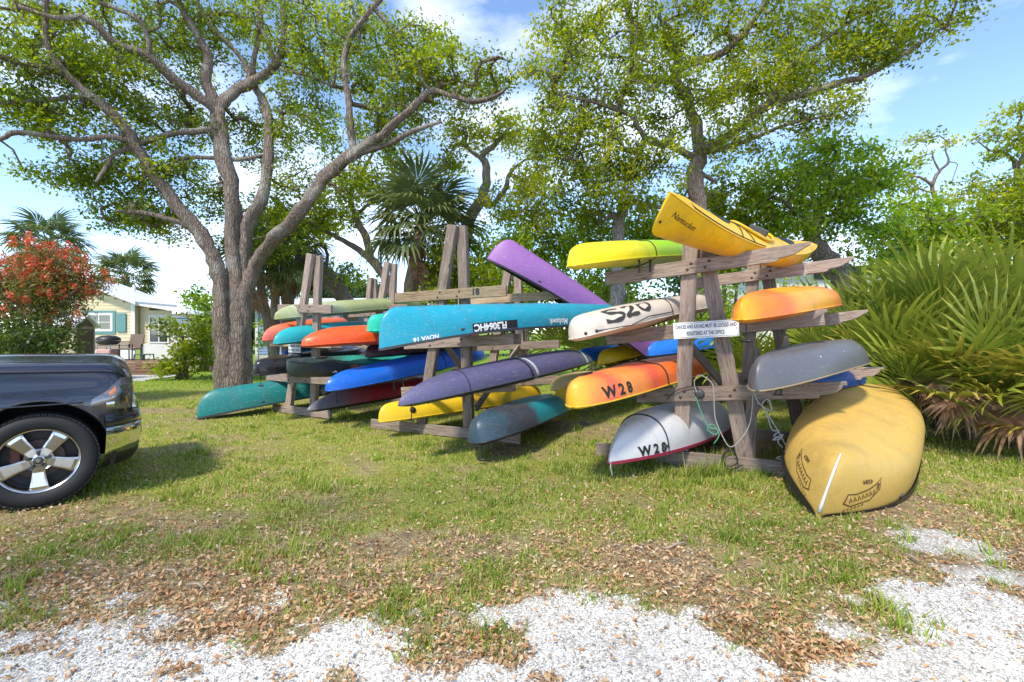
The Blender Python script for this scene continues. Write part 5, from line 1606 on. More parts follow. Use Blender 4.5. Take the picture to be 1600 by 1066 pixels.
# the big tan canoe on the grass
h = Hull(4.4, 1.14, .46, 0, rise=.12, stem=.34, stp=1.9, fp=4.0, fq=1.2, n=3.8, nend=1.5, rocker=.05, tip=.02, canoe=True)
TAN = plastic('tan_hull', [(0, (.60, .38, .085))], wear=.18, rough=.48)
near = P(1278, 806, 4.0)
k = build_canoe('big upturned tan canoe with scuffed white stem resting on the grass', h, near, near + Vector((math.sin(math.radians(42.5)), math.cos(math.radians(42.5)), .085)), 195, TAN, BLACK, rail=.065, zref=.54, inner=DARKGREY)
# worn keel strip down the stem
pts = [h.section(t, 0) + Vector((-.004, 0, -.004)) for t in (.0006, .003, .007, .013, .02, .029, .04, .05, .06, .066)]
new_obj('worn_stem', MB().tube(pts, [.02, .014, .012, .011, .011, .011, .010, .009, .008, .004], 6).mesh('worn_stem', plain('scraped_gelcoat', (.72, .66, .58), .7, .25, 30), True), k)
BROWNINK = plain('brown_decal', (.10, .045, .012), .6, .3, 20)
for side in (1, -1):
    # maker's emblem: a canoe-shaped badge, outlined, with its number above
    e = MB()
    outl = [(-.17, -.02), (-.11, -.065), (.06, -.07), (.16, -.01), (.19, .075), (.13, .045), (.04, .03), (-.07, .03), (-.14, .05), (-.155, .0), (-.17, -.02)]
    def strip(path, w):
        V, F = [], []
        q = np.array(path)
        for i in range(len(q)):
            d = q[min(i + 1, len(q) - 1)] - q[max(i - 1, 0)]; d = d / (np.linalg.norm(d) + 1e-9)
            for sg in (-1, 1):
                uu = q[i] + np.array([-d[1], d[0]]) * sg * w / 2
                p, n = h.surf(.34 + uu[0], side, .20 + uu[1] + uu[0] * .25); V.append(p + n * .004)
        return V, [(2 * i, 2 * i + 1, 2 * i + 3, 2 * i + 2) for i in range(len(q) - 1)]
    for pth, w in [(outl, .010)] + [([(-.12 + i * .035, -.035), (-.115 + i * .035, .012), (-.10 + i * .035, -.03)], .008) for i in range(7)] + [([(-.16 + i * .03, -.10), (-.15 + i * .03, -.078)], .007) for i in range(6)] + [([(.13, .0), (.155, .04)], .02)]:
        V, F = strip(pth, w); e.add(V, F)
    new_obj('emblem', e.mesh('emblem', BROWNINK), k)
    put_text(k, h, '4284', .33, .31, .05, BROWNINK, side, flip=True, bold=.001)
# ------------- middle rack
h = Hull(4.9, .88, .37, 0, rise=.17, stem=.30, stp=2.6, fp=2.5, fq=.75, n=3.0, nend=1.6, rocker=.04, tip=.08, canoe=True)
k = build_canoe('upturned turquoise canoe with white registration numbers on the middle rack', h, P(592, 515, 5.6), P(772, 507, 6.83), 180, plastic('turquoise_hull', [(0, (.012, .30, .42))], wear=.22, rough=.34), DARKGREY, zref=.30)
put_text(k, h, 'NOVA 16', .34, .045, .075, INKW, 1, flip=True, bold=.003)
plate = MB(); V = []
for x in np.linspace(1.12, 1.86, 8):
    for v in (.025, .135):
        p, n = h.surf(x, 1, v); V.append(p + n * .0025)
plate.add(V, [(2 * i, 2 * i + 1, 2 * i + 3, 2 * i + 2) for i in range(7)])
new_obj('number_backing', plate.mesh('number_backing', INK), k)
put_text(k, h, 'FL3064HC', 1.14, .08, .125, INKW, 1, flip=True, bold=.005, space=.95)
put_text(k, h, 'Mohawk', 2.5, .085, .12, INKW, 1, flip=True, bold=.003, slant=.25)
rivets(k, h, np.arange(.15, 3.2, .17), .014, 1, STEEL, .008)
h = Hull(4.7, .95, .46, 0, rise=.12, stem=.28, stp=2.4, fp=2.6, fq=.72, n=3.0, nend=1.5, rocker=.04, tip=.06, canoe=True)
build_canoe('purple canoe propped on a slant over the middle rack', h, P(774, 383, 8.4), P(1015, 548, 9.8), 193, plastic('purple_hull', [(0, (.27, .11, .33))], wear=.25, rough=.5), BLACK, zref=.28, inner=plain('brown_inside', (.09, .06, .055), .7))
h = Hull(3.6, .66, .27, .09, rise=.03, stem=.75, stp=1.7, fp=2.2, fq=.72, n=2.5, nend=1.3, rocker=.05, tip=.04, ridge=0)
k = build_kayak('upturned slate violet kayak with grey webbing straps on the middle rack', h, P(622, 621, 5.55), P(800, 582, 6.75), 178, plastic('slate_hull', [(0, (.085, .08, .175)), (.8, (.09, .08, .16)), (.93, (.12, .12, .15)), (1, (.15, .15, .16))], L=3.6, wear=.15, rough=.5), DARKGREY, zref=.2, tog=.16)
hull_loop(k, h, .85, ROPEB, .006)
hull_loop(k, h, 1.75, plain('grey_webbing', (.42, .44, .46), .7), wide=.045, x2=2.0)
hull_loop(k, h, 1.68, BLACK, wide=.03, x2=1.9)
hull_loop(k, h, 3.2, plain('sage_webbing', (.33, .40, .34), .7), wide=.04, x2=3.3)
h = Hull(3.4, .66, .25, .08, rise=.05, stem=.22, stp=2.4, fp=2.5, fq=.66, n=2.6, nend=1.5, rocker=.05, tip=.08)
k = build_kayak('upturned yellow kayak lying over the base of the middle rack', h, P(592, 645, 6.95), P(660, 636, 7.45), 180, plastic('mustard_hull', [(0, (.74, .48, .01))], wear=.1), zref=.17)
p, n = h.surf(.45, 1, .12)
new_obj('drain_plug', MB().lathe([(0, .02), (.04, .018), (.05, 0)], n=12).mesh('drain_plug', BLACK, True), k, Matrix.Translation(p) @ n.to_track_quat('Z', 'Y').to_matrix().to_4x4())
h = Hull(3.1, .86, .36, .08, rise=.03, stem=.30, stp=2.3, fp=3.0, fq=.54, n=2.6, nend=1.7, rocker=.06, tip=.10, endw=.012, ridge=.05)
k = build_kayak('upturned grey and teal camouflage kayak at the foot of the middle rack', h, P(743, 664, 5.6), P(812, 642, 6.9), 168, plastic('camo_hull', [(0, (.03, .06, .085)), (.09, (.035, .07, .09)), (.15, (.04, .043, .055)), (.30, (.05, .05, .065)), (.38, (.008, .24, .27)), (.85, (.008, .23, .26)), (.95, (.09, .09, .1)), (1, (.10, .09, .1))], L=3.1, blotch=.30, wear=.12, rough=.42), BLACK, zref=.17, tog=.06)
# ------------- left rack and the green kayak by the turquoise bow
h = Hull(3.0, .70, .26, .09, rise=.03, stem=.12, stp=2.5, fp=3.2, fq=.5, n=2.6, nend=2.2, rocker=.05, tip=.14, endw=.012)
build_kayak('green kayak end with dark blue patches tucked behind the turquoise bow', h, P(581, 505, 7.3), P(640, 500, 8.4), 180, plastic('mint_hull', [(0, (.012, .50, .33)), (.05, (.02, .45, .33)), (.08, (.03, .12, .3)), (.5, (.012, .4, .3)), (1, (.01, .4, .3))], L=3, blotch=.25, wear=.1), zref=.17)
h = Hull(5.0, .90, .40, 0, rise=.12, stem=.42, stp=2.2, fp=2.5, fq=.75, n=2.9, nend=1.5, rocker=.04, tip=.04, canoe=True)
nr = P(307, 640, 8.5)
build_canoe('upturned dark teal canoe lying on the grass beside the oak', h, nr, P(545, 605, 10.6), 178, plastic('deep_teal_hull', [(0, (.010, .19, .185))], wear=.3, rough=.4), DARKGREY, zref=.36)
h = Hull(4.0, .70, .24, .07, rise=.04, stem=.5, stp=1.9, fp=2.4, fq=.7, n=2.6, nend=1.4, rocker=.04, tip=.05)
build_kayak('upturned pale olive kayak on the top beam by the oak', h, P(428, 487, 8.7), P(560, 478, 10.3), 180, plastic('olive_hull', [(0, (.27, .31, .11)), (.12, (.5, .53, .36)), (.4, (.33, .36, .16)), (1, (.27, .31, .12))], L=4, blotch=.2, wear=.35), zref=.14)
h = Hull(3.5, .72, .27, .08, rise=.03, stem=.62, stp=1.9, fp=2.5, fq=.62, n=2.7, nend=1.5, rocker=.05, tip=.05, ridge=.03)
build_kayak('upturned bright orange-red kayak on the left rack', h, P(471, 524, 7.3), P(580, 520, 8.1), 180, plastic('vermilion_hull', [(0, (.82, .09, .012))], wear=.08, rough=.36), zref=.14)
h = Hull(3.0, .66, .26, .08, rise=.03, stem=.45, stp=2.0, fp=2.6, fq=.62, n=2.6, nend=1.6, rocker=.05, tip=.06)
build_kayak('upturned aqua kayak on the left rack beside the small notice', h, P(429, 522, 8.3), P(500, 515, 9.4), 180, plastic('aqua_hull', [(0, (.015, .38, .42))], wear=.15), zref=.12)
build_kayak('upturned coral pink kayak at the outer end of the left rack', h, P(412, 518, 8.9), P(470, 510, 10.0), 180, plastic('coral_hull', [(0, (.72, .13, .10)), (.08, (.75, .2, .12)), (.2, (.8, .13, .03)), (1, (.8, .13, .03))], L=3, wear=.2), zref=.12)
h = Hull(3.1, .72, .26, .07, rise=.03, stem=.16, stp=2.4, fp=3.0, fq=.52, n=3.0, nend=2.0, rocker=.04, tip=.10, endw=.012)
build_kayak('glossy black kayak at the outer end of the lower left beam', h, P(399, 572, 8.0), P(470, 563, 9.0), 184, plastic('gloss_black_hull', [(0, (.018, .018, .021))], wear=.08, rough=.22), zref=.14, tog=.12)
h = Hull(3.9, .72, .27, .08, rise=.06, stem=.2, stp=2.2, fp=2.6, fq=.62, n=2.6, nend=1.5, rocker=.05, tip=.12)
k = build_kayak('charcoal and teal fishing kayak lying deck up on the left rack', h, P(448, 578, 7.45), P(540, 572, 8.35), 8, plastic('charcoal_teal_hull', [(0, (.05, .075, .08)), (.08, (.035, .04, .045)), (.24, (.03, .035, .04)), (.32, (.015, .10, .10)), (.5, (.01, .25, .19)), (1, (.01, .25, .19))], L=3.9, blotch=.12, wear=.12), plastic('teal_deck', [(0, (.02, .03, .032)), (.2, (.02, .05, .05)), (.34, (.01, .27, .2)), (1, (.01, .26, .2))], L=3.9), zref=.18, wells=[(1.0, .3, .2, .09), (2.0, .6, .26, .14)], cockpit=None, hatch=[(.55, .14, .1)])
new_obj('maker_mark', MB().add([h.surf(.70 + a, -1, .16 + b)[0] + h.surf(.70, -1, .16)[1] * .004 for a, b in ((-.05, .0), (.05, .0), (0, -.045))], [(0, 1, 2)]).mesh('maker_mark', INKW), k)
put_text(k, h, 'OLD TOWN', .95, .045, .07, plain('orange_decal', (.7, .14, .03), .5), -1, bold=.002)
h = Hull(3.9, .74, .29, .08, rise=.02, stem=.46, stp=2.2, fp=2.6, fq=.62, n=2.7, nend=1.5, rocker=.06, tip=.05, ridge=.03)
k = build_kayak('upturned royal blue kayak between the left and middle racks', h, P(508, 594, 7.35), P(580, 580, 8.05), 180, plastic('royal_blue_hull', [(0, (.008, .13, .62))], wear=.08, rough=.32), zref=.14, tog=.18)
hull_loop(k, h, 2.3, ROPEB, .006)
for x in (1.15, 1.35): new_obj('strap', MB().tube([(x, .2, .28), (x, .22, .5)], .016, 5).mesh('strap', BLACK), k)
h = Hull(4.0, .74, .30, .08, rise=.02, stem=1.0, stp=1.6, fp=2.3, fq=.68, n=2.6, nend=1.3, rocker=.05, tip=.03)
k = build_kayak('upturned kayak fading from grey to crimson over the left base beam', h, P(480, 633, 7.9), P(545, 622, 8.6), 178, plastic('crimson_fade_hull', [(0, (.12, .115, .14)), (.12, (.12, .09, .11)), (.28, (.34, .02, .035)), (1, (.46, .015, .03))], L=4, blotch=.1, wear=.15), BLACK, zref=.22)
h = Hull(3.0, .68, .25, .07, rise=.03, stem=.3, fp=2.6, fq=.62, rocker=.04, tip=.08)
build_kayak('small blue kayak glimpsed through the left rack above the black one', h, P(443, 551, 9.2), P(500, 549, 10.4), 180, plastic('cobalt_hull', [(0, (.01, .09, .45))], wear=.15), zref=.12)
build_kayak('dark plum kayak wedged under the orange-red hull', h, P(572, 545, 8.3), P(640, 540, 9.2), 180, plastic('plum_hull', [(0, (.05, .015, .03))], wear=.1), zref=.14)
build_kayak('deep blue kayak stored on the ground far behind the beige kayak', h, P(905, 551, 9.6), P(960, 548, 10.6), 180, plastic('navy_blue_hull', [(0, (.008, .12, .55))], wear=.1), zref=.12)
build_kayak('yellow kayak with a black strap standing behind the slate violet stern', h, P(936, 556, 9.2), P(985, 545, 10.3), 170, plastic('lemon_hull', [(0, (.75, .48, .01))], wear=.1), zref=.12)
build_kayak('bright blue kayak stored behind the beige kayak and the purple canoe', h, P(1012, 543, 9.3), P(1080, 535, 10.2), 180, plastic('azure_hull', [(0, (.01, .16, .62))], wear=.1), zref=.12)
build_kayak('straw-coloured kayak lying on the ground behind the camouflage kayak', h, P(862, 596, 8.6), P(925, 588, 9.5), 180, plastic('straw_hull', [(0, (.55, .42, .17))], wear=.2), zref=.12)
build_kayak('golden kayak on the bare soil behind the camouflage kayak', h, P(866, 616, 8.4), P(925, 606, 9.3), 180, plastic('golden_hull', [(0, (.68, .42, .02))], wear=.15), zref=.12)
build_kayak('faded blue kayak end showing below the grey hull', h, P(1252, 592, 5.9), P(1300, 585, 6.7), 180, plastic('faded_blue_hull', [(0, (.01, .08, .30))], wear=.1), zref=.14)
# ------------- loose ropes and straps on the right rack
def rope(label, pts, mat, r=.008, name='tie_rope'):
    s = smooth_path([tuple(q) for q in pts], 6)
    o = new_obj(name, MB().tube([Vector(q) for q in s], r, 6).mesh(name, mat, True))
    return tag(o, label, 'rope', 'ropes hanging on the right rack')
F_ = lambda px, py, d=.12: PR.at(px, py) - PR.n * d
rope('grey rope looped over the lower beam and trailing to the ground', [F_(1178, 612), F_(1185, 628), F_(1204, 640), F_(1199, 622), F_(1190, 632), F_(1205, 655), F_(1225, 690), F_(1240, 720), F_(1258, 752)], ROPE, .007)
rope('pale rope hanging in a long loop from the lower beam', [F_(1090, 612), F_(1086, 596), F_(1094, 585), F_(1112, 596), F_(1116, 614), F_(1118, 650), F_(1130, 680), F_(1142, 695), F_(1160, 680), F_(1172, 655), F_(1176, 615)], ROPE, .006)
rope('thin green cord tangled beside the left post', [F_(1088, 618), F_(1098, 645), F_(1108, 664), F_(1122, 668), F_(1118, 676), F_(1106, 668), F_(1114, 660), F_(1124, 676), F_(1116, 690)], ROPEG, .006)
rope('dark cable coiled on the base beam', [F_(1140, 695, .13), F_(1128, 712, .13), F_(1138, 724, .14), F_(1152, 718, .14), F_(1146, 700, .14), F_(1132, 706, .13), F_(1136, 728, .14), F_(1160, 722, .14)], ROPEB, .008)
rope('knotted grey strap bundle dangling below the grey hull', [F_(1196, 640), F_(1205, 668), F_(1216, 670), F_(1208, 678), F_(1218, 682), F_(1206, 684), F_(1222, 676), F_(1214, 688), F_(1230, 704), F_(1212, 712), F_(1232, 718), F_(1222, 732)], ROPE, .007)
rope('black cord tied round the lower beam by the left post', [F_(1044, 622), F_(1060, 608), F_(1085, 602), F_(1092, 606, .11)], ROPEB, .006)
rope('white twine hanging from the rear top beam', [P(1254, 408, 6.1), P(1258, 420, 6.1), P(1256, 432, 6.1), P(1260, 424, 6.1)], ROPE, .006)
me = MB()
c0 = F_(1094, 612, .125)
hk = MB().lathe([(.0, .03), (.035, .03), (.05, .02), (.055, 0)], n=14)
o = new_obj('rope_cleat', hk.mesh('rope_cleat', DARKGREY, True))
o.matrix_world = Matrix.Translation(PR.at(1094, 614) - PR.n * .0955) @ (-PR.n).to_track_quat('Z', 'Y').to_matrix().to_4x4()
tag(o, 'round dark cable reel fixed to the lower beam by the left post', 'reel')
flat_text('22', .10, INK, rackR, Matrix.Translation(PR.at(1214, 612) - PR.n * .100) @ Matrix.Rotation(math.radians(-25), 4, 'Z') @ Matrix.Rotation(math.pi / 2, 4, 'X'), bold=.003)
# ================================================================ PICKUP TRUCK
def car_paint():
    N = Nodes('navy_car_paint')
    f = N.new('ShaderNodeTexNoise'); f.inputs['Scale'].default_value = 900
    N.link(N.coords(), f.inputs['Vector'])
    c = N.mix(f.outputs['Fac'], (.010, .012, .02), (.03, .035, .052))
    return N.set(Base_Color=c, Roughness=.22, Metallic=.35, Coat_Weight=1.0, Coat_Roughness=.03)
PAINT = car_paint()
CHROME = plain('chrome', (.75, .75, .74), .07, .03, 3, metallic=1.0)
ALLOY = plain('polished_alloy', (.62, .60, .58), .22, .06, 6, metallic=1.0)
def truck():
    wheel = G(62, 787); wheel.z = 0
    th = math.radians(40)
    M = Matrix.Translation(wheel) @ Matrix.Rotation(th, 4, 'Z') @ Matrix.Translation((0, .86, 0))
    # local: x forward from the front axle, y to the far side, near side at y = -1
    root = empty('pickup_truck', wheel, 'dark navy pickup truck with chrome bumper and alloy wheels parked on the lawn', 'truck', mat=M)
    R = .41
    # --- lofted front body
    def half(x):
        if x > .30: return 1.0 - .22 * ((x - .30) / .62) ** 3.0
        return 1.0
    def hoodz(x):
        return 1.30 - .035 * max(0, x + .2) - .11 * max(0, (x - .25) / .6) ** 4
    xs = list(np.linspace(-1.35, .3, 14)) + [.38, .46, .54, .62, .70, .77, .83, .87]
    rows = []
    for x in xs:
        w = half(x); hz = hoodz(x)
        e = max(0, (x - .80) / .08)
        sec = [(w * .96, .50), (w * .985, .62), (w * 1.0, .78), (w * 1.005, .90), (w * .985, .985), (w * .965, 1.02), (w * .955, 1.06), (w * .93, hz - .10), (w * .88, hz - .045), (w * .78, hz - .012), (w * .5, hz + .012), (w * .46, hz + .03), (0, hz + .035)]
        sec = [(y, min(z, hz + .04) - .05 * min(1, e) * (z > 1.0)) for y, z in sec]
        rows.append([Vector((x, -y, z)) for y, z in sec] + [Vector((x, y, z)) for y, z in sec[-2::-1]])
    n = len(rows[0])
    V = [p for r in rows for p in r]
    F = grid_faces(len(rows), n)
    F.append(tuple((len(rows) - 1) * n + i for i in range(n)))
    F.append(tuple(range(n))[::-1])
    F += [((i + 1) * n, i * n, i * n + n - 1, (i + 1) * n + n - 1) for i in range(len(rows) - 1)]
    body = mk('front_body', V, F, PAINT, True)
    bm = bmesh.new(); bm.from_mesh(body); bmesh.ops.recalc_face_normals(bm, faces=bm.faces); bm.to_mesh(body); bm.free()
    bo = new_obj('front_body', body, root)
    # wheel arch cut through the body
    cm = MB().lathe([(0, -1.5), (.50, -1.5), (.50, 1.5), (0, 1.5)], axis='y', n=48).mesh('cut', None)
    bm = bmesh.new(); bm.from_mesh(cm); bmesh.ops.remove_doubles(bm, verts=bm.verts, dist=1e-5); bmesh.ops.recalc_face_normals(bm, faces=bm.faces); bm.to_mesh(cm); bm.free()
    cut = bpy.data.objects.new('cut', cm); COL.objects.link(cut)
    cut.matrix_world = M @ Matrix.Translation((0, 0, R + .03))
    md = bo.modifiers.new('b', 'BOOLEAN'); md.operation = 'DIFFERENCE'; md.object = cut; md.solver = 'EXACT'
    bpy.context.view_layer.update()
    new = bpy.data.meshes.new_from_object(bo.evaluated_get(bpy.context.evaluated_depsgraph_get()))
    bo.modifiers.clear(); bo.data = new
    new.materials.clear(); new.materials.append(PAINT)
    es = new
    bm = bmesh.new(); bm.from_mesh(es)
    for f in bm.faces: f.smooth = True
    for e in bm.edges:
        if len(e.link_faces) == 2 and e.calc_face_angle(0) > .6: e.smooth = False
    bm.to_mesh(es); bm.free()
    bpy.data.objects.remove(cut)
    # shut lines of the bonnet and wing
    for sg in (-1, 1):
        new_obj('bonnet_gap', MB().tube([(x, sg * half(x) * .934, hoodz(x) - .098) for x in np.linspace(-1.33, .80, 24)], .005, 5).mesh('bonnet_gap', BLACK), root)
        new_obj('body_crease', MB().tube([(x, sg * (half(x) * 1.004 + .002), .905) for x in np.linspace(-1.33, .30, 14)], .008, 6).mesh('body_crease', PAINT, True), root)
        new_obj('wing_gap', MB().tube([(-1.20, sg * 1.002, .52), (-1.19, sg * 1.008, .9), (-1.16, sg * .965, 1.04)], .005, 5).mesh('wing_gap', BLACK), root)
    # arch lip and liner
    for sg in (-1, 1):
        pts = [(.505 * math.cos(a), sg * (.985 if abs(math.cos(a)) < .8 else .97), R + .03 + .505 * math.sin(a)) for a in np.linspace(-.12, math.pi + .12, 26)]
        new_obj('arch_lip', MB().tube(pts, .018, 6).mesh('arch_lip', PAINT, True), root)
    V, F = [], []
    aa = np.linspace(-.2, math.pi + .2, 24)
    for a in aa:
        for y in (-.93, .93): V.append((.497 * math.cos(a), y, R + .03 + .497 * math.sin(a)))
    F = [(2 * i, 2 * i + 1, 2 * i + 3, 2 * i + 2) for i in range(len(aa) - 1)]
    new_obj('wheel_liner', mk('wheel_liner', V, F, plain('liner', (.008, .008, .01), .9)), root)
    new_obj('inner_bulkhead', MB().mm((-.5, -.45, .3), (.5, -.43, .98)).mesh('inner_bulkhead', plain('liner2', (.006, .006, .008), .9)), root)
    new_obj('axle', MB().tube([(0, -.7, R), (0, .7, R)], .06, 8).mesh('axle', DARKGREY), root)
    # --- cab and bed behind
    def prism(name, sec, y, mat, taper=0.0):
        nn = len(sec)
        V = [(x, -(y - taper * max(0, z - 1.15)), z) for x, z in sec] + [(x, (y - taper * max(0, z - 1.15)), z) for x, z in sec]
        F = [tuple(range(nn)), tuple(range(2 * nn - 1, nn - 1, -1))] + [(i, i + nn, (i + 1) % nn + nn, (i + 1) % nn) for i in range(nn)]
        me = mk(name, V, F, mat)
        bm = bmesh.new(); bm.from_mesh(me); bmesh.ops.recalc_face_normals(bm, faces=bm.faces)
        bmesh.ops.bevel(bm, geom=list(bm.edges), offset=.035, segments=2, affect='EDGES'); bm.to_mesh(me); bm.free()
        return new_obj(name, me, root)
    prism('cab', [(-1.36, .42), (-1.36, 1.26), (-2.15, 1.88), (-2.5, 1.93), (-3.0, 1.9), (-3.15, 1.3), (-3.15, .42)], 1.0, PAINT, .28)
    prism('bed', [(-3.17, .5), (-3.17, 1.32), (-4.85, 1.32), (-4.85, .5)], 1.0, PAINT)
    for sg in (-1, 1):
        V = [(-1.75, sg * .975, 1.28), (-2.22, sg * .84, 1.76), (-2.55, sg * .83, 1.80), (-2.9, sg * .84, 1.78), (-3.0, sg * .975, 1.28)]
        new_obj('side_window', mk('side_window', V, [(0, 1, 2, 3, 4)], GLASS), root)
    new_obj('windscreen', mk('windscreen', [(-1.41, -.86, 1.32), (-1.41, .86, 1.32), (-2.10, .72, 1.865), (-2.10, -.72, 1.865)], [(0, 1, 2, 3)], GLASS), root)
    # --- bumper, swept round the nose
    def sweep(name, prof, mat, x0=.44, grow=0.0, cut=None, smooth=True):
        """prof: (outward offset, z) pairs"""
        path = []
        for y in np.concatenate([np.linspace(-1.0, -.62, 16), np.linspace(-.5, .5, 7), np.linspace(.62, 1.0, 16)]):
            a = abs(y)
            x = .98 - .05 * a * a if a < .62 else .96 - .52 * (max(0, (a - .62)) / .38) ** 2.2
            path.append(Vector((x, y * (1 + grow), 0)))
        path = [Vector((x0, -1.0 - grow, 0))] + path + [Vector((x0, 1.0 + grow, 0))] if x0 < .43 else path
        V, F = [], []
        for i, p in enumerate(path):
            t = (path[min(i + 1, len(path) - 1)] - path[max(i - 1, 0)]).normalized()
            nr = Vector((t.y, -t.x, 0))
            for (o, z) in prof: V.append(p + nr * o + Vector((0, 0, z)))
        k = len(prof)
        F = [(i * k + j, (i + 1) * k + j, (i + 1) * k + j + 1, i * k + j + 1) for i in range(len(path) - 1) for j in range(k - 1)]
        return new_obj(name, mk(name, V, F, mat, smooth), root)
    sweep('upper_bumper', [(-.10, .80), (-.02, .795), (.03, .77), (.055, .71), (.055, .665), (.0, .655)], PAINT)
    sweep('bumper', [(.0, .66), (.06, .655), (.075, .63), (.062, .56), (.05, .47), (.03, .40), (-.03, .385)], CHROME)
    sweep('valance', [(.03, .40), (.02, .36), (-.05, .30), (-.12, .26), (-.16, .25)], BLACK)
    for sg in (-1, 1):
        new_obj('tow_fin', MB().add([(.48, sg * .98, .40), (.62, sg * .985, .40), (.55, sg * .96, .24), (.48, sg * .94, .40), (.62, sg * .95, .40), (.55, sg * .93, .24)], [(0, 1, 2), (5, 4, 3), (0, 3, 4, 1), (1, 4, 5, 2), (0, 2, 5, 3)]).mesh('tow_fin', BLACK), root)
        new_obj('fog_light', MB().lathe([(0, .03), (.05, .025), (.06, 0)], n=14).mesh('fog_light', GLASS, True), root, Matrix.Translation((.985, sg * .5, .54)) @ Matrix.Rotation(math.pi / 2, 4, 'Y'))
    new_obj('grille', MB().mm((.84, -.45, .80), (.88, .45, 1.08)).mm((.85, -.47, .93), (.895, .47, .99)).mm((.85, -.03, .80), (.90, .03, 1.08)).mesh('grille', CHROME, bevel=.01), root)
    # --- headlights: dark housing, reflectors, amber lamp and clear lens wrapped round the corner
    def patch(sg, a0, a1, f_lo, f_hi, off, nu=12, nv=5):
        V = []
        for i in range(nu + 1):
            x = a0 + (a1 - a0) * i / nu
            w = half(x)
            dx = half(x + .01) - half(x - .01)
            nr = Vector((-dx / .02, 1, 0)).normalized()
            u = (x - .30) / (.86 - .30)
            zl, zh = f_lo(u), f_hi(u)
            for j in range(nv + 1):
                z = zl + (zh - zl) * j / nv
                bul = .012 * math.sin(math.pi * j / nv)
                base = w * (.985 if z < .96 else .985 - (z - .96) * .42)
                V.append(Vector((x + nr.x * (off + bul), sg * (base + nr.y * (off + bul)), z)))
        F = [(i * (nv + 1) + j, (i + 1) * (nv + 1) + j, (i + 1) * (nv + 1) + j + 1, i * (nv + 1) + j + 1) for i in range(nu) for j in range(nv)]
        return V, (F if sg < 0 else [q[::-1] for q in F])
    lo = lambda u: .835 - .02 * u
    hi = lambda u: .87 + .24 * min(1, max(0, u) * 1.5) ** .8
    NG = Nodes('lens')
    trn = NG.new('ShaderNodeBsdfTransparent'); gl = NG.new('ShaderNodeBsdfGlossy'); gl.inputs['Roughness'].default_value = .03
    mx = NG.new('ShaderNodeMixShader'); mx.inputs[0].default_value = .16
    NG.link(trn.outputs[0], mx.inputs[1]); NG.link(gl.outputs[0], mx.inputs[2]); NG.link(mx.outputs[0], NG.out.inputs['Surface'])
    HOUSING = plain('lamp_housing', (.16, .15, .145), .3, .5, 14, metallic=.5)
    for sg in (-1, 1):
        V, F = patch(sg, .36, .86, lo, hi, .018)
        hl = new_obj('headlight', mk('headlight', V, F, HOUSING, True), root)
        V, F = patch(sg, .50, .60, lambda u: .93 + .18 * (u - .4), lambda u: .97 + .28 * (u - .3), .026, 5, 2)
        new_obj('indicator', mk('indicator', V, F, plain('amber', (.8, .22, .01), .3), True), hl)
        V, F = patch(sg, .46, .58, lambda u: .845, lambda u: .90, .026, 5, 2)
        new_obj('reflector', mk('reflector', V, F, CHROME, True), hl)
        V, F = patch(sg, .66, .80, lambda u: .87, lambda u: 1.04, .026, 6, 3)
        new_obj('projector', mk('projector', V, F, plain('projector', (.16, .15, .14), .15, .3, 20, metallic=.8), True), hl)
        V, F = patch(sg, .35, .87, lambda u: lo(u) - .006, lambda u: hi(u) + .006, .040)
        new_obj('lens', mk('lens', V, F, NG.mat, True), hl)
    # --- wheels
    def wheel_at(x, y, sg):
        w = empty('wheel', (0, 0, 0)); w.parent = root
        w.matrix_local = Matrix.Translation((x, y, R)) @ (Matrix() if sg < 0 else Matrix.Rotation(math.pi, 4, 'Z'))
        T = MB().lathe([(.275, .10), (.285, -.115), (.31, -.135), (.36, -.14), (.392, -.125), (.404, -.10), (.408, -.04), (.408, .04), (.404, .10), (.39, .125), (.33, .135), (.275, .10)], axis='y', n=56)
        tm = T.mesh('tyre', RUBBER, True)
        tr = new_obj('tyre', tm, w)
        tb = MB()
        for i in range(60):
            a = 2 * math.pi * i / 60
            for yy in (-.095, -.03, .035, .1):
                tb.box((.4085 * math.cos(a + yy), yy, .4085 * math.sin(a + yy)), (.012, .052, .034), Matrix.Rotation(-(a + yy), 3, 'Y'))
        new_obj('tread', tb.mesh('tread', RUBBER), w)
        # rim barrel and five broad spokes
        rb = MB().lathe([(.282, -.118), (.272, -.112), (.262, -.095), (.255, -.06), (.25, .09), (.26, .10)], axis='y', n=56)
        rim = new_obj('rim', rb.mesh('rim', ALLOY, True), w)
        new_obj('brake_disc', MB().lathe([(0, .0), (.17, .0), (.17, .02), (0, .02)], axis='y', n=32).mesh('brake_disc', plain('brake', (.10, .07, .06), .6, metallic=.6)), w)
        new_obj('rim_back', MB().lathe([(0, .05), (.252, .05)], axis='y', n=40).mesh('rim_back', BLACK), w)
        new_obj('caliper', MB().box((-.15, -.02, .06), (.07, .06, .15)).mesh('caliper', plain('caliper_red', (.10, .03, .025), .7), bevel=.01), w)
        for i in range(5):
            a = 2 * math.pi * i / 5 + math.radians(55)
            sp = MB()
            prof = [(.055, .042, -.085), (.11, .043, -.082), (.18, .050, -.09), (.235, .060, -.097), (.262, .066, -.092)]
            V = []
            for (r_, hw, yy) in prof:
                for (k_, dy) in ((-1, .03), (-1, .008), (-.72, 0), (.72, 0), (1, .008), (1, .03)):
                    V.append(Vector((r_, yy + dy, hw * k_)))
            nn = 6
            F = [(i_ * nn + j, i_ * nn + j + 1, (i_ + 1) * nn + j + 1, (i_ + 1) * nn + j) for i_ in range(len(prof) - 1) for j in range(nn - 1)]
            sp.add(V, F)
            new_obj('spoke', sp.mesh('spoke', ALLOY), rim, Matrix.Rotation(-a, 4, 'Y'))
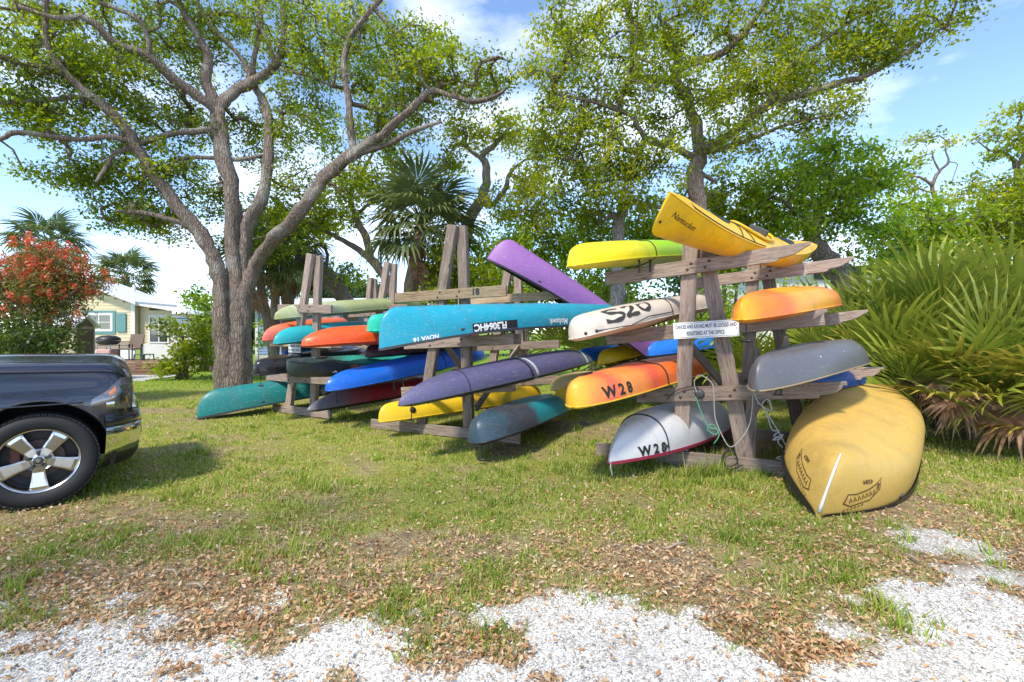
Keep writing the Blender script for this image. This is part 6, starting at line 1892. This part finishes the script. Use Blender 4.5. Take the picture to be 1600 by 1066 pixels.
        hub = MB().lathe([(0, -.098), (.035, -.098), (.045, -.092), (.048, -.085), (.10, -.078), (.105, -.05)], axis='y', n=32)
        new_obj('hub', hub.mesh('hub', ALLOY, True), rim)
        new_obj('centre_cap', MB().lathe([(0, -.104), (.03, -.103), (.036, -.097)], axis='y', n=24).mesh('centre_cap', DARKGREY, True), rim)
        # the cap's shield-shaped badge
        new_obj('badge', MB().add([(-.014, -.1055, .016), (.014, -.1055, .016), (.016, -.1055, .002), (.008, -.1055, -.014), (0, -.1055, -.019), (-.008, -.1055, -.014), (-.016, -.1055, .002)], [tuple(range(7))]).mesh('badge', CHROME), rim)
        for i in range(5):
            a = 2 * math.pi * i / 5 + math.radians(18)
            new_obj('lug_nut', MB().lathe([(0, -.105), (.013, -.104), (.017, -.095), (.017, -.075)], axis='y', n=6).mesh('lug_nut', DARKGREY), rim, Matrix.Translation((.072 * math.cos(a), 0, .072 * math.sin(a))))
        return w
    for (x, y, sg) in ((0, -.86, -1), (0, .86, 1), (-3.57, -.86, -1), (-3.57, .86, 1)):
        wheel_at(x, y, sg)
    new_obj('chassis', MB().mm((-4.7, -.4, .45), (.75, .4, .62)).mesh('chassis', BLACK), root)
truck()
truck_root = [o for o in COL.objects if o.name == 'pickup_truck'][0]
# the nose of this truck is short ahead of the arch
for o in COL.objects:
    p = o.parent
    if o.type == 'MESH' and (p is truck_root or (p is not None and p.parent is truck_root and p.type == 'MESH')):
        if o.name.startswith('fog_light'):
            o.location.x = .46 + (o.location.x - .46) * .48; continue
        for v in o.data.vertices:
            if v.co.x > .46: v.co.x = .46 + (v.co.x - .46) * .48

# ================================================================ GROUND COVER
def scatter_region(n, y0, y1, mask, power=1.6, xr=1.16):
    """random ground points inside the view, thinning with distance"""
    u = RNG.random(n)
    y = (y0 ** (1 - power) + u * (y1 ** (1 - power) - y0 ** (1 - power))) ** (1 / (1 - power))
    x = (RNG.random(n) * 2 - 1) * (y * xr + .6)
    m = mask(x, y)
    keep = RNG.random(n) < m
    return x[keep], y[keep]

GRASS = leaf_mat('grass_blades', [(0, (.09, .13, .016)), (.35, (.19, .29, .025)), (.62, (.34, .40, .05)), (.8, (.48, .41, .16)), (1, (.52, .42, .24))], .3, .6)
def build_grass():
    x, y = scatter_region(300000, 2.2, 17, lambda a, b: grass_mask(a, b) ** 1.15, 1.75)
    # taller tufts and weeds, also out on the drive edge
    cx, cy = scatter_region(5200, 2.3, 11, lambda a, b: np.clip(.25 + .6 * grass_mask(a, b), 0, 1) * (1 - .93 * gravel_mask(a, b)) * (fbm(a * 1.9, b * 1.9, 77) > .5), 1.7)
    rep = RNG.poisson(19, len(cx)).clip(6)
    tx = np.repeat(cx, rep) + RNG.normal(0, .035, rep.sum()); ty = np.repeat(cy, rep) + RNG.normal(0, .035, rep.sum())
    tuft = np.concatenate([np.zeros(len(x), bool), np.ones(len(tx), bool)])
    x = np.concatenate([x, tx]); y = np.concatenate([y, ty])
    n = len(x)
    z = ground_z(x, y)
    s = (1 + .05 * y)                                     # farther blades stand for small tufts
    hgt = (.012 + .034 * vnoise(x * 1.7, y * 1.7, 61) * vnoise(x * 6, y * 6, 63) * 1.5) * RNG.uniform(.6, 1.5, n) * s
    hgt *= np.where(tuft, RNG.uniform(1.2, 2.2, n), 1.0)
    hgt *= np.where((np.abs(x - 2.3) < 1.3) & (np.abs(y - 5.6) < .5), 1.9, 1.0)
    wdt = (.0035 * RNG.uniform(.7, 1.4, n)) * s * (1 + .06 * y)
    az = RNG.uniform(0, 2 * np.pi, n); lean = RNG.uniform(.2, 1.2, n)
    d = np.stack([np.cos(az), np.sin(az), np.zeros(n)], 1); w = np.stack([-np.sin(az), np.cos(az), np.zeros(n)], 1)
    p = np.stack([x, y, z - .004], 1)
    a = p - w * wdt[:, None]; b = p + w * wdt[:, None]
    tip = p + d * (hgt * lean)[:, None] + np.array([0, 0, 1.0]) * hgt[:, None]
    V = np.stack([a, b, tip], 1).reshape(-1, 3)
    F = np.arange(n * 3).reshape(n, 3)
    base = .20 + .42 * fbm(x * 1.1, y * 1.1, 71, 3) + RNG.normal(0, .15, n)
    dead = RNG.random(n) < np.clip(.34 - .02 * y, .1, .4)
    dead &= ~tuft | (RNG.random(n) < .3)
    tint = np.where(dead, RNG.uniform(.78, 1, n), np.clip(base, 0, .66))
    tag(new_obj('grass', mk_np('grass', V, F, GRASS, tint=tint)), 'short patchy green grass growing across the lawn', 'grass', kind='stuff')
build_grass()

LITTER = leaf_mat('fallen_leaves', [(0, (.24, .11, .05)), (.3, (.46, .23, .10)), (.6, (.58, .36, .18)), (.85, (.66, .48, .30)), (1, (.70, .58, .42))], .12, .7)
def build_litter():
    def m(a, b):
        g = gravel_mask(a, b)
        patch = np.clip((fbm(a * 1.3, b * 1.3, 81, 4) - .38) / .2, 0, 1)
        edge = np.exp(-((b - np.interp(a, _ex, _ey) - .35) / .6) ** 2)
        right = np.clip((a + .6) / 1.2, 0, 1)
        near_oak = np.exp(-((a + 6.6) ** 2 + (b - 11) ** 2) / 14)
        d = .20 * np.clip((8 - b) / 2, 0, 1) + .30 * patch * np.clip((7.5 - b) / 4, .2, 1) + .34 * edge * (.12 + .88 * right) * (.4 + .6 * patch) + .5 * near_oak
        cl = np.clip((fbm(a * 3.3, b * 3.3, 21) - .64) / .04, 0, 1)
        return np.clip(d, 0, 1) * (1 - .93 * g * (1 - cl))
    x, y = scatter_region(120000, 2.05, 13, m, 1.9)
    n = len(x)
    C = np.stack([x, y, ground_z(x, y) + RNG.uniform(.004, .022, n)], 1)
    V, F = leaf_arrays(C, .026, .42, 1.8, .8, .4)
    t = np.clip(.42 + .35 * fbm(x * 2, y * 2, 91, 3) + RNG.normal(0, .22, n), 0, 1)
    tag(new_obj('fallen_leaves', mk_np('fallen_leaves', V, F, LITTER, tint=t)), 'dry brown oak leaves strewn over the lawn and drive edge', 'leaves', kind='stuff')
build_litter()

SHELL = leaf_mat('shell_chips', [(0, (.22, .19, .15)), (.3, (.54, .51, .45)), (.65, (.74, .71, .65)), (1, (.84, .82, .77))], 0.0, .8)
def build_gravel():
    x, y = scatter_region(210000, 1.95, 4.6, lambda a, b: np.clip(gravel_mask(a, b) * (.30 + 1.1 * np.clip((fbm(a * 1.6, b * 2.2, 123, 4) - .30) / .25, 0, 1)) + .03 * (b < 4), 0, 1), 2.6, 1.2)
    n = len(x)
    s = RNG.lognormal(math.log(.0043), .42, n).clip(0, .011)
    z = ground_z(x, y) + s * .25
    d = np.array([[1, 0, 0], [-1, 0, 0], [0, 1, 0], [0, -1, 0], [0, 0, 1]], dtype=float)
    q = RNG.normal(size=(n, 5, 3)) * .28 + d[None]
    q[:, :, 2] *= RNG.uniform(.3, .8, n)[:, None]
    V = (np.stack([x, y, z], 1)[:, None] + q * s[:, None, None]).reshape(-1, 3)
    f = np.array([[0, 2, 4], [2, 1, 4], [1, 3, 4], [3, 0, 4]])
    F = (np.arange(n)[:, None, None] * 5 + f[None]).reshape(-1, 3)
    t = np.repeat(np.clip(RNG.normal(.58, .30, n), 0, 1), 4)
    tag(new_obj('shell_gravel', mk_np('shell_gravel', V, F, SHELL, tint=t)), 'loose crushed white shell covering the drive', 'gravel', kind='stuff')
build_gravel()

# ---- twigs on the lawn
TW = plain('dry_twig', (.36, .27, .19), .9, .3, 20)
for i, (a, b, lab) in enumerate([((258, 893), (277, 902), 'short pale twig on the thin grass left of centre'), ((292, 916), (317, 922), 'longer pale twig lying beside the drive edge'), ((1410, 868), (1436, 880), 'brown twig on the bare shell patch right of the canoe'), ((1040, 860), (1075, 850), 'bent dry twig among the leaf litter')]):
    A, B_ = G(*a), G(*b)
    A.z = B_.z = .012
    mid = (A + B_) / 2 + Vector((.01, .015, .008))
    tag(new_obj('twig', MB().tube([A, mid, B_], [.006, .008, .004], 6).mesh('twig', TW, True)), lab, 'twig', 'twigs fallen on the lawn')
